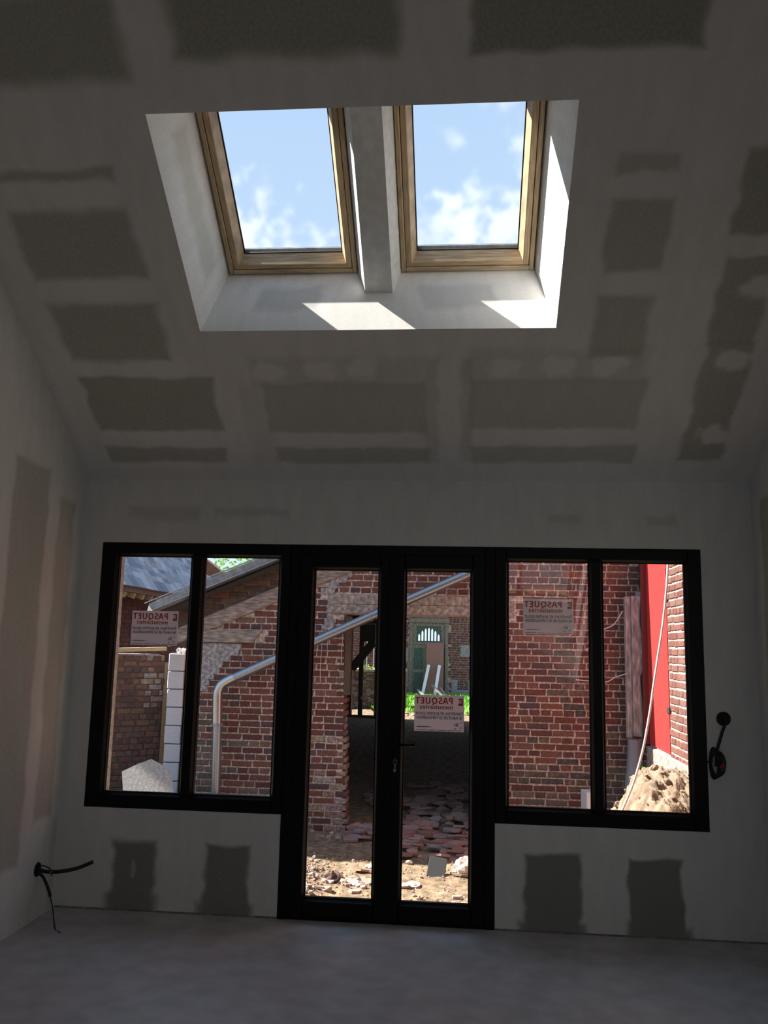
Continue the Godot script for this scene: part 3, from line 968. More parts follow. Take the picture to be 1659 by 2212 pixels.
func surface(x0: float, x1: float, z0: float, z1: float, cell: float, f: Callable) -> SurfaceTool:
	var st := nst()
	var nx := int((x1 - x0) / cell)
	var nzz := int((z1 - z0) / cell)
	for j in nzz + 1:
		for i in nx + 1:
			var x := x0 + (x1 - x0) * i / nx
			var z := z0 + (z1 - z0) * j / nzz
			st.add_vertex(Vector3(x, f.call(x, z), z))
	for j in nzz:
		for i in nx:
			var a := j * (nx + 1) + i
			for k in [a, a + 1, a + nx + 2, a, a + nx + 2, a + nx + 1]:
				st.add_index(k)
	st.set_smooth_group(0)
	st.generate_normals()
	return st

func mound(x: float, z: float) -> float:
	var m := smoothstep(1.34, 1.95, x + nz.get_noise_2d(z * 1.5, 4) * 0.10) * exp(-pow((z + 2.15) / 1.0, 2.0)) * 0.98
	var y := GROUND - 0.06 + m * 1.02
	var rough := clampf(m * 2.0, 0.0, 1.0)
	y += (nz.get_noise_2d(x * 4.0 + 9, z * 4.0) * 0.09 + absf(nz.get_noise_2d(x * 11.0, z * 11.0 + 5)) * 0.05 + nz.get_noise_2d(x * 24.0, z * 24.0) * 0.035 + nz.get_noise_2d(x * 55.0, z * 55.0) * 0.016) * rough
	return y

func ground() -> void:
	var g := struct("ground", "yard ground of pale dirt strewn with stones and broken tiles", "ground")
	part("dirt", surface(-4.6, 2.26, -4.3, -0.28, 0.045, gh), M.soil, g)
	part("dirt", surface(-12, 12, -24.0, -4.2, 0.22, gh), M.soil, g)
	part("dirt", surface(-14, -4.55, -4.3, 3.0, 0.4, gh), M.soil, g)
	# stones lying on the sunlit dirt
	var rm := []
	for v in 8:
		var st := nst()
		lump(st, Vector3.ZERO, Vector3(1, 0.62, 0.8), v * 5 + 1, 0.35, 5, 7)
		rm.append(st.commit())
	for k in 120:
		var x := rng.randf_range(-1.0, 0.75)
		var z := rng.randf_range(-3.3, -1.35)
		var s := 0.010 + pow(rng.randf(), 3.0) * 0.035
		if k < 34:           # the rubble by the left leaf
			x = -0.44 + rng.randfn() * 0.13
			z = -2.12 + rng.randfn() * 0.09
			s = 0.016 + rng.randf() * 0.03
		elif k < 60:         # pebbly edge at the left
			x = -0.80 + rng.randfn() * 0.08
			z = -2.15 + rng.randfn() * 0.25
		var o := part("stone", rm[rng.randi() % 8], M.stones[rng.randi() % M.stones.size()], g)
		o.transform = Transform3D(Basis.from_euler(Vector3(rng.randf_range(-.3, .3), rng.randf() * TAU, rng.randf_range(-.3, .3))).scaled_local(Vector3(s, s, s)), Vector3(x, gh(x, z) + s * 0.35, z))
	# flat broken pieces in the sun
	for k in 26:
		var x := rng.randf_range(-0.8, 0.7)
		var z := rng.randf_range(-2.75, -1.5)
		shard(g, x, z, rng.randf_range(0.03, 0.065), M.stones[rng.randi() % M.stones.size()], "stone", 0.016, 0.3)
	# broken floor tiles heaped in the doorway of the shed
	for k in 280:
		var z := -2.95 - pow(rng.randf(), 1.25) * 3.6
		var x := rng.randf_range(-0.68, 1.0)
		if k % 4 == 0:
			x = rng.randf_range(-0.1, 0.75)
		if z > -3.3 and x < -0.25:
			z -= 0.8
		shard(g, x, z, rng.randf_range(0.05, 0.12), M.shards[rng.randi() % M.shards.size()], "broken_tile", 0.02, 0.28, rng.randf() * 0.05)
	# gravel and crumbs too small to pick apart
	var gl := []
	for k in 5200:
		var x := rng.randf_range(-1.1, 0.8)
		var z := rng.randf_range(-3.7, -1.2)
		var s := 0.002 + pow(rng.randf(), 4.0) * 0.011
		if k % 3 == 0:
			x = -0.82 + rng.randfn() * 0.12
			z = -2.15 + rng.randfn() * 0.3
		gl.append([Transform3D(Basis.from_euler(Vector3(rng.randf() * 3, rng.randf() * 6, 0)).scaled_local(Vector3.ONE * s), Vector3(x, gh(x, z) + s * 0.3, z)), [c8(160, 136, 110), c8(112, 90, 72), c8(184, 164, 146), c8(136, 110, 88)][k % 4]])
	var gm := mk(Color.WHITE, 0.95)
	gm.vertex_color_use_as_albedo = true
	scatter("gravel", rm[2], gm, gl, g)
	# crumbs at the foot of the gable
	for k in 40:
		var x := rng.randf_range(-2.4, -0.75)
		var z := rng.randf_range(-3.95, -3.6)
		var s := rng.randf_range(0.012, 0.04)
		var o := part("stone", rm[rng.randi() % 8], M.stones[rng.randi() % M.stones.size()], g)
		o.transform = Transform3D(Basis.from_euler(Vector3(0, rng.randf() * TAU, 0)).scaled_local(Vector3(s, s, s)), Vector3(x, gh(x, z) + s * 0.3, z))
	# soil heap at the right
	var h := thing("soil_heap", "heap of dug clay soil against the brick wall with the red door", "soil", Vector3(1.9, GROUND, -2.2))
	var ms := part("soil", surface(1.2, 2.228, -3.7, -0.5, 0.013, mound), M.heap, h)
	ms.position = -h.position
	for k in 80:
		var x := rng.randf_range(1.45, 2.2)
		var z := rng.randf_range(-3.0, -1.5)
		var s := 0.008 + pow(rng.randf(), 3.0) * 0.04
		var o := part("clod", rm[rng.randi() % 8], M.heap, h)
		o.transform = Transform3D(Basis.from_euler(Vector3(rng.randf(), rng.randf() * TAU, 0)).scaled_local(Vector3(s, s, s)), Vector3(x, mound(x, z) + s * 0.3, z) - h.position)
	for k in 14:             # pale rubble at the rear exit of the shed
		var x := rng.randf_range(-0.8, 0.9)
		var z := rng.randf_range(-14.8, -13.3)
		var s := rng.randf_range(.05, .12)
		var o := part("stone", rm[k % 8], M.stones[k % 5], g)
		o.transform = Transform3D(Basis(Vector3.UP, rng.randf() * TAU).scaled_local(Vector3(s, s * .6, s)), Vector3(x, gh(x, z) + s * .2, z))
	# single recognisable pieces
	var st := nst()
	bx(st, Vector3.ZERO, Vector3(0.150, 0.185, 0.012), 0.003)
	var t := part("slate_tile", st, mk(c8(50, 53, 55), 0.9, "fine", Vector3.ONE * 3.0))
	t.transform = Transform3D(Basis.from_euler(Vector3(-0.75, 0.10, -0.20)), Vector3(0.236, gh(0.23, -2.45) + 0.058, -2.45))
	tag(t, "dark grey flat tile propped on the dirt below the door sticker", "tile")
	st = nst()
	lump(st, Vector3.ZERO, Vector3(0.105, 0.085, 0.09), 77, 0.22, 8, 12)
	var b := part("boulder", st, M.stones[1])
	b.position = Vector3(0.47, gh(0.47, -2.52) + 0.06, -2.54)
	tag(b, "rounded pale pink stone, the largest beside the door frame", "stone")
	st = nst()
	lump(st, Vector3.ZERO, Vector3(0.065, 0.055, 0.055), 35, 0.35, 8, 12)
	b = part("boulder", st, mk(c8(120, 96, 88), 0.95, "coarse", Vector3.ONE * 4, "nrough", .6))
	b.position = Vector3(-0.60, gh(-0.6, -2.12) + 0.035, -2.12)
	tag(b, "dark clod on the sunlit dirt left of the white rubble", "stone")
	st = nst()
	bx(st, Vector3.ZERO, Vector3(0.16, 0.34, 0.2), 0.008)
	b = part("concrete_block", st, M.block)
	b.transform = Transform3D(Basis(Vector3.UP, 0.15), Vector3(1.69, 0.045, -3.6))
	tag(b, "pale concrete block standing at the foot of the gable, right of the door", "block")

func shard(parent: Node3D, x: float, z: float, r: float, mat: Material, called: String, t: float, tilt: float, lift := 0.0) -> void:
	var n := 4 + rng.randi() % 3
	var p := []
	var a0 := rng.randf() * TAU
	for i in n:
		var a := a0 + TAU * (i + rng.randf_range(-0.25, 0.25)) / n
		p.append(Vector2(cos(a), sin(a)) * r * rng.randf_range(0.75, 1.25))
	var st := nst()
	prism(st, p, 0.0, t)
	var o := part(called, st, mat, parent)
	o.transform = Transform3D(Basis.from_euler(Vector3(-PI / 2 + rng.randf_range(-tilt, tilt), rng.randf_range(-tilt, tilt), 0)), Vector3(x, gh(x, z) + 0.002 + lift + r * tilt * 0.3, z))

# ---------------------------------------------------------------- the gable opposite
func rl(x: float) -> float:     # underside of the verge
	return 1.83 + (x + 2.87) * 0.425

func gable() -> void:
	var o := thing("brick_gable_wall", "red brick gable wall of the shed facing the windows, with a wide doorway", "wall", Vector3(0, GROUND, -4.0))
	var off := -o.position
	var core := nst()
	var z0 := -4.25
	var z1 := -4.006
	for s in [[[-2.46, -0.6], [-0.775, -0.6], [-0.82, 1.87], [-0.82, rl(-0.82)], [-2.46, rl(-2.46)]], [[0.75, -0.6], [2.26, -0.6], [2.26, rl(2.26)], [0.75, rl(0.75)]], [[-0.82, 1.87], [0.75, 1.87], [0.75, rl(0.75)], [-0.82, rl(-0.82)]]]:
		prism(core, s.map(func(p): return Vector2(p[0], p[1])), z0, z1)
	var c := part("mortar", core, M.mortar, o)
	c.position = off
	var verge_shade := nst()
	prism(verge_shade, [Vector2(-2.46, rl(-2.46) - 0.36), Vector2(-0.9, rl(-0.9) - 0.36), Vector2(-0.9, rl(-0.9)), Vector2(-2.46, rl(-2.46))], -4.1, -4.0045)
	part("shade_mortar", verge_shade, M.mortar_old, o).position = off  # darker mortar band, the shade under the gutter painted in
	var keep := func(x: float, y: float, hw: float) -> bool:
		if y > rl(x) - 0.05 or x + hw > 2.27 or x - hw < -2.47:
			return false
		if y < 1.86 and x + hw > -0.735 - (y + 0.35) * 0.03 and x - hw < 0.70:
			return false
		if y > 1.84 and y < 2.11 and x + hw > -1.0 and x - hw < 0.98:
			return false
		var ry := 1.80 + (x + 2.37) * 0.43     # rafter
		if x < -0.55 and absf(y - (ry - 0.085)) < 0.11:
			return false
		if y > 1.53 and y < 1.70 and x - hw < -1.72:
			return false
		return true
	var moss := func(x: float, y: float) -> float:
		var m := smoothstep(0.9, 0.0, y) * 0.35
		m += smoothstep(-2.0, -2.3, x) * smoothstep(1.15, 0.7, y) * 0.9
		m += smoothstep(0.16, 0.05, absf(x - 1.52 + (y - 1.3) * 0.12)) * smoothstep(0.85, 1.05, y) * 0.95
		m += smoothstep(0.5, 0.25, y) * smoothstep(0.9, 1.4, x) * 0.4
		return m
	var tone := func(x: float, y: float, k: int) -> StandardMaterial3D:
		var r := (k % 1000) / 1000.0
		if x > -1.1 and x < -0.6 and y < 0.85:
			if r < 0.42 + smoothstep(0.5, -0.2, y) * 0.35:
				return M.bricks_pale[k % 4]
		if y > rl(x) - 0.34 and x < -0.9 and k % 5 != 0:      # courses under the verge, its shade put into the brick tones
			return M.bricks_verge_shade[k % 3]
		if r < moss.call(x, y):
			return M.bricks_moss_shade[k % 4]
		return M.bricks[(k >> 3) % M.bricks.size()]
	var rank := func(x: float, y: float) -> float:
		if (x > 0.86 and x < 1.75 and y > 0.1 and y < 2.35) or (x > -1.1 and x < -0.7 and y > -0.3):
			return 2.0
		if x > -2.35 and x < -1.5 and y > 0.0 and y < 2.3:
			return 1.0
		return 0.0
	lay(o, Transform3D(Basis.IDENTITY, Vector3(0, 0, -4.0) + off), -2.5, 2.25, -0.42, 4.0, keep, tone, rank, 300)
	# jamb returns of the doorway: toothed brick ends
	for side in 2:
		for k in 33:
			var y := -0.386 + k * 0.068
			var st0 := nst()
			var x := -0.735 - (y + 0.35) * 0.03 if side == 0 else 0.705
			bx(st0, Vector3(x + (-0.05 if side == 0 else 0.05) + rng.randf_range(-.014, .006), y, -4.105), Vector3(0.11, 0.053, 0.205), 0.010)
			var b := part("brick", st0, (M.bricks_pale if rng.randf() < (0.5 if y < 0.9 else 0.1) else M.bricks)[rng.randi() % 4], o)
			b.position = off
	var st := nst()
	bb(st, Vector3(-1.0, 1.872, -4.22), Vector3(0.97, 2.085, -3.985), 0.012)
	part("lintel", st, M.concrete, o).position = off
	st = nst()
	bb(st, Vector3(-0.95, 1.978, -3.99), Vector3(0.97, 1.984, -3.982), 0.001)
	part("lintel_joint", st, mk(c8(110, 96, 88), 1.0), o).position = off
	# weathered rafter and tie beam let into the brickwork
	st = nst()
	bar(st, Vector3(-2.75, 1.55, -3.99), Vector3(-0.62, 2.47, -3.99), 0.155, 0.05, 0.01, Vector3.BACK)
	part("rafter", st, M.wood_grey, o).position = off
	st = nst()
	prism(st, [Vector2(-2.45, 1.54), Vector2(-1.79, 1.555), Vector2(-1.70, 1.682), Vector2(-2.45, 1.678)], -4.04, -3.965)
	part("tie_beam", st, M.wood_grey, o).position = off
	# patches of old render, broken off course by course
	for p in [[0.90, 1.535, -2.45, -2.45, [-2.36, -2.33, -2.28, -2.25, -2.20, -2.14, -2.11, -2.03, -1.95, -1.92]], [2.085, 2.33, -1.08, -0.86, [-0.93, -0.88, -0.80, -0.74]], [1.82, 2.10, 0.80, 0.80, [0.915, 0.985, 0.93, 0.975]], [1.70, 1.875, -1.06, -0.98, [-0.93, -0.91, -0.96]]]:
		st = nst()
		var rows: Array = p[4]
		var hh: float = (p[1] - p[0]) / rows.size()
		for k in rows.size():
			var y0: float = p[0] + hh * k
			var xl: float = lerpf(p[2], p[3], float(k) / rows.size())
			var xm: float = rows[k]
			prism(st, [Vector2(xl, y0), Vector2(xm - 0.02 + rng.randf() * .02, y0), Vector2(xm, y0 + hh * 0.5), Vector2(xm + rng.randf_range(-.02, .012), y0 + hh), Vector2(xl, y0 + hh)], -4.01, -3.9935 + rng.randf() * 0.0012)
		part("render_patch", st, M.render_grey, o).position = off
	# ---- verge gutter of zinc along the roof edge
	var gt := thing("zinc_gutter", "folded zinc verge gutter climbing along the edge of the shed roof", "gutter", Vector3(-2.87, 1.85, -3.75))
	st = nst()
	var a := Vector3.ZERO
	var b := Vector3(4.9, 4.9 * 0.425, 0)
	var prof := [Vector2(0.0, 0.0), Vector2(0.012, 0.0), Vector2(0.012, 0.088), Vector2(-0.16, 0.10), Vector2(-0.16, 0.088), Vector2(0.0, 0.076)]
	for k in 3:
		var q: Array = [[Vector3(0, 0, 0), Vector3(0, 0.010, 0.012)], [Vector3(0, 0, 0), Vector3(0, -0.002, -0.17)], [Vector3(0, 0.0, -0.17), Vector3(0, 0.13, -0.19)]][k]
		quad(st, a + q[0], b + q[0], b + q[1], a + q[1], Vector3(0, 0.5, 1))
	quad(st, a, b, b + Vector3(0, 0.085, 0.015), a + Vector3(0, 0.085, 0.015), Vector3.BACK)
	quad(st, a + Vector3(0, -.002, -.004), b + Vector3(0, -.002, -.004), b + Vector3(0, 0.083, 0.011), a + Vector3(0, 0.083, 0.011), Vector3.FORWARD)
	part("trough", st, M.zinc_dull, gt)
	st = nst()
	tube(st, [Vector3(-0.01, 0.0, 0.006), b + Vector3(0, 0.0, 0.006)], 0.008, 8)
	tube(st, [Vector3(-0.05, 0.086, 0.015), b + Vector3(0, 0.086, 0.015)], 0.0075, 8)
	part("rolled_edge", st, M.zinc, gt)
	st = nst()
	prism(st, [Vector2(-0.02, -0.015), Vector2(0.05, 0.0), Vector2(0.0, 0.07)], 0.016, 0.02)
	part("end_flap", st, M.white, gt)
	st = nst()
	bar(st, Vector3(0.05, -0.04, -0.10), Vector3(4.8, 4.75 * 0.425 - 0.03, -0.10), 0.05, 0.05, 0.004, Vector3.BACK)
	part("barge_board", st, M.wood_dark, gt)
	# ---- downpipe
	var dp := thing("downpipe", "galvanised downpipe slanting across the gable and turning down at an elbow", "pipe", Vector3(-2.08, -0.02, -3.82))
	st = nst()
	var w := Vector3(2.08, 0.02, 3.82)
	tube(st, [Vector3(0.95, 2.52, -3.82) + w, Vector3(-0.45, 1.882, -3.82) + w, Vector3(-1.098, 1.578, -3.82) + w, Vector3(-1.98, 1.163, -3.82) + w], 0.048, 18)
	part("slanting_pipe", st, M.zinc, dp)
	st = nst()
	tube(st, curve([Vector3(-1.93, 1.187, -3.82) + w, Vector3(-2.0, 1.152, -3.82) + w, Vector3(-2.065, 1.105, -3.82) + w, Vector3(-2.10, 1.035, -3.82) + w, Vector3(-2.103, 0.95, -3.82) + w, Vector3(-2.092, 0.69, -3.82) + w], 5), 0.0515, 18)
	part("elbow", st, M.steel, dp)
	st = nst()
	tube(st, [Vector3(-2.092, 0.76, -3.82) + w, Vector3(-2.072, -0.06, -3.82) + w], 0.048, 18)
	part("vertical_pipe", st, M.zinc, dp)
	st = nst()
	tube(st, [Vector3(-2.092, 0.685, -3.82) + w, Vector3(-2.0925, 0.715, -3.82) + w], 0.056, 18)
	bb(st, Vector3(-2.155, 0.693, -3.84) + w, Vector3(-2.03, 0.707, -3.80) + w, .002)
	part("collar", st, M.zinc_dull, dp)
	for k in [0.16, 0.62]:
		var p := Vector3(0.95, 2.52, -3.82).lerp(Vector3(-1.098, 1.578, -3.82), k + 0.1)
		var dir := Vector3(2.05, 0.942, 0).normalized()
		for e in 2:
			st = nst()
			tube(st, [p + w + dir * (0.06 * e), p + w + dir * (0.06 * e + 0.012)], 0.0505, 18)
			part("strap", st, M.zinc_dull, dp)
	# timber jamb at the left of the doorway
	st = nst()
	bb(st, Vector3(-0.80, 1.03, -4.06), Vector3(-0.735, 1.85, -3.975), 0.004)
	var tj := part("timber_jamb", st, M.wood_brown)
	tag(tj, "brown timber upright fixed at the left edge of the shed doorway", "timber")
	# loose wires hanging on the brick pier left of the doorway
	for q in [[-1.05, 1.70, 1.15], [-0.985, 1.72, 1.42], [-0.83, 1.72, 1.36]]:
		st = nst()
		var pts := []
		for k in 6:
			pts.append(Vector3(q[0] + sin(k * 1.3) * 0.004, lerpf(q[1], q[2], k / 5.0), -3.975))
		tube(st, pts, 0.0028, 5)
		var wi := part("hanging_wire", st, M.hose)
		tag(wi, {-1.05: "long pale wire hanging on the brick pier, left of the other two", -0.985: "short middle pale wire hanging below the pipe on the brick pier", -0.83: "pale wire hanging beside the timber upright of the doorway"}[q[0]], "wire", "wires on the brick pier")
	# roof of the shed
	var rf := thing("shed_roof", "low pitched tiled roof of the shed behind its gable", "roof", Vector3(-2.9, 1.9, -4.0))
	st = nst()
	quad(st, Vector3(0, 0.04, 0.15), Vector3(5.2, 5.2 * .425 + 0.04, 0.15), Vector3(5.2, 5.2 * .425 + 0.04, -9.1), Vector3(0, 0.04, -9.1), Vector3.UP)
	quad(st, Vector3(0, 0, 0.15), Vector3(5.2, 5.2 * .425, 0.15), Vector3(5.2, 5.2 * .425, -9.1), Vector3(0, 0, -9.1), Vector3.DOWN)
	part("roof_skin", st, M.wood_dark, rf)

# ---------------------------------------------------------------- left part of the yard
func left_yard() -> void:
	# old garden wall receding to the right
	var dirv := Vector3(0.75, 0, -0.66).normalized()
	var nrm := Vector3(0.66, 0, 0.75).normalized()
	var at := Vector3(-4.2, GROUND, -3.67)
	var o := thing("garden_wall", "old rough brick garden wall with pale cap, seen through the leftmost pane", "wall", at)
	var tf := Transform3D(Basis(dirv, Vector3.UP, nrm), Vector3.ZERO)
	var st := nst()
	bx(st, tf * Vector3(0.80, 0.66, -0.118), Vector3(1.60, 2.14, 0.22), 0.01, tf.basis)
	part("mortar", st, M.mortar_old, o)
	lay(o, tf, 0.0, 1.60, -0.25, 1.70, func(x, y, hw): return x + hw < 1.61, func(x, y, k):
		if x > 1.36 and y > 1.15 and k % 3 != 0:  # light on the top right corner, put into paler bricks
			return M.bricks_pale[k % 4]
		if y < 0.8 and (k % 100) / 100.0 < smoothstep(0.9, 0.1, y) * smoothstep(0.7, 1.3, x):
			return M.bricks_moss_shade[k % 4]
		return M.bricks_old[(k >> 3) % 6], func(x, y): return x, 300, 0.066, 0.72)
	st = nst()
	for k in 9:
		bx(st, tf * Vector3(0.09 + k * 0.17, 1.735 + rng.randf_range(-.004, .004), -0.11), Vector3(0.168, 0.02, 0.25), 0.006, tf.basis)
	part("cap", st, M.render_grey, o)
	st = nst()
	bar(st, Vector3(-3.75, 1.42, -4.02), Vector3(-3.0, 1.455, -4.72), 0.075, 0.045, 0.004)
	tag(part("timber_beam", st, M.wood_new), "pale new timber lying along the top of the old garden wall", "timber")
	st = nst()
	bx(st, Vector3(-3.08, 0.56, -5.25), Vector3(0.20, 1.45, 0.03), 0.003)
	tag(part("board", st, M.wood_new), "yellowish board standing between the garden wall and the concrete blocks", "board")
	# concrete block wall end
	var bl := thing("block_wall", "end of a pale concrete block wall beside the gable, blocks stacked singly", "wall", Vector3(-2.73, -0.2, -4.35))
	st = nst()
	bb(st, Vector3(-0.085, -0.2, -1.9), Vector3(0.085, 1.62, -0.02))
	part("mortar", st, M.mortar_old, bl)
	for k in 9:
		st = nst()
		bx(st, Vector3(rng.randf_range(-.004, .004), -0.06 + k * 0.197, -0.09), Vector3(0.185, 0.188, 0.22), 0.007)
		part("block", st, M.block, bl)
	st = nst()
	for k in 8:
		lump(st, Vector3(rng.randf_range(-.07, .07), 1.63 + rng.randf() * .02, rng.randf_range(-.15, -0.0)), Vector3.ONE * rng.randf_range(.018, .035), k + 200, .3)
	part("mortar_crumbs", st, M.white, bl)
	# leaning slab
	st = nst()
	prism(st, [Vector2(-0.24, -0.42), Vector2(0.22, -0.42), Vector2(0.205, 0.03), Vector2(0.16, 0.10), Vector2(0.03, 0.20), Vector2(-0.10, 0.17), Vector2(-0.245, 0.12)], -0.025, 0.025)
	var sl := part("concrete_slab", st, M.slab)
	sl.transform = Transform3D(Basis.from_euler(Vector3(-0.5, 0.25, 0.16)), Vector3(-2.50, 0.24, -3.05))
	tag(sl, "broken grey concrete slab leaning at the foot of the leftmost pane", "slab")
	# slate-roofed building behind
	var bd := thing("slate_building", "dark brick outbuilding with a blue grey slate roof at the left", "building", Vector3(-4.55, GROUND, -7.2))
	var off := -bd.position
	st = nst()
	bb(st, Vector3(-7.5, GROUND - .1, -11.4), Vector3(-4.562, 2.42, -5.0))
	part("mortar", st, M.mortar_old, bd).position = off
	lay(bd, Transform3D(Basis(Vector3.FORWARD, Vector3.UP, Vector3.RIGHT), Vector3(-4.55, 0, 0) + off), 5.1, 9.6, 0.9, 2.4, func(x, y, hw): return true, func(x, y, k): return M.bricks[(k >> 3) % 8], func(x, y): return -absf(x - 7.0), 300)
	st = nst()
	bb(st, Vector3(-4.56, 2.20, -8.1), Vector3(-4.10, 2.225, -5.0))
	part("soffit", st, M.wood_grey, bd).position = off
	for k in 10:
		st = nst()
		bar(st, Vector3(-4.56, 2.30, -5.2 - k * 0.34), Vector3(-4.13, 2.155, -5.2 - k * 0.34), 0.06, 0.08, 0.004)
		part("rafter_tail", st, M.wood_new, bd).position = off
	st = nst()
	bb(st, Vector3(-4.11, 2.22, -8.1), Vector3(-4.085, 2.29, -5.0), .003)
	part("fascia", st, M.wood_grey, bd).position = off
	# roof plane: rises towards -x
	var ux := Vector3(-cos(0.78), sin(0.78), 0)
	var rn := Vector3(sin(0.78), cos(0.78), 0)
	st = nst()
	var e0 := Vector3(-4.05, 2.285, -4.8)
	quad(st, e0, e0 + Vector3(0, 0, -6.7), e0 + Vector3(0, 0, -6.7) + ux * 1.35, e0 + ux * 1.35, rn)
	part("battens", st, M.wood_dark, bd).position = off
	var sm := []
	for v in 4:
		st = nst()
		bx(st, Vector3(0, 0.085, 0.006), Vector3(0.233 + v * 0.004, 0.2, 0.014), 0.003)
		sm.append(st.commit())
	var n := 0
	for row in 11:
		for k in 27:
			var zz := -4.85 - k * 0.245 - (0.122 if row % 2 else 0.0) + rng.randf_range(-.006, .006)
			var p := Vector3(-4.05, 2.29, zz) + ux * (row * 0.115 - 0.03) + rn * (0.006 + rng.randf() * 0.004)
			if row < 2 and zz < -8.2:
				p.y -= 0.05 * (2 - row) * 0.5
			var q := Basis(Vector3.BACK, ux, Vector3.BACK.cross(ux)) 
			q = Basis(Vector3.FORWARD, ux, Vector3.FORWARD.cross(ux)) if q.z.dot(rn) < 0 else q
			q = q * Basis(Vector3.RIGHT, 0.13 + rng.randf_range(-.03, .03)) * Basis(Vector3.BACK, rng.randf_range(-.035, .035))
			var s := part("slate", sm[rng.randi() % 4], M.slates[rng.randi() % 6], bd)
			s.transform = Transform3D(q, p + off)
			n += 1
	# block added out of view to the left to cast the yard's shadow
	var nb := thing("shade_building", "unseen brick building added at the far left to shade the yard", "building", Vector3(-5.6, GROUND, -4.0))
	st = nst()
	bb(st, Vector3(-1.5, -0.2, -0.55), Vector3(0.6, 6.1, 0.35))
	part("masonry", st, M.bricks_old[1], nb)
	# far tiled roof and a tree top over the gutter
	st = nst()
	prism(st, [Vector2(-8.5, 2.2), Vector2(-4.9, 2.2), Vector2(-5.2, 3.0), Vector2(-6.05, 3.62), Vector2(-8.5, 3.75)], -16.4, -16.0)
	tag(part("tile_roof", st, mk(c8(150, 104, 82), 0.95, "blotch", Vector3.ONE * 3, "nrough", .8)), "brown tiled roof end far behind the slate roof", "roof")
	var tr := thing("tree", "light green leafy tree top seen above the zinc gutter", "tree", Vector3(-7.4, 0.0, -25.0))
	st = nst()
	tube(st, [Vector3(0, 0, 0), Vector3(0.1, 2.0, 0), Vector3(0, 4.0, 0)], 0.14, 8, 0.05)
	part("trunk", st, M.wood_brown, tr)
	leaves(tr, Vector3(0, 4.0, 0), Vector3(1.3, 1.15, 1.1), 900, 0.13)

func leaf_mesh(s: float) -> ArrayMesh:
	var st := nst()
	quad(st, Vector3(0, 0, 0), Vector3(s * .35, s * .5, 0.01), Vector3(0, s, 0), Vector3(-s * .35, s * .5, 0.01), Vector3.BACK)
	return st.commit()

func leaves(parent: Node3D, c: Vector3, r: Vector3, count: int, s: float) -> void:
	var l := []
	for k in count:
		var d := Vector3(rng.randfn(), rng.randfn(), rng.randfn()).normalized() * pow(rng.randf(), 0.4)
		l.append([Transform3D(Basis.from_euler(Vector3(rng.randf() * TAU, rng.randf() * TAU, rng.randf() * TAU)), c + d * r)])
	scatter("leaves", leaf_mesh(s), M.leaf, l, parent)

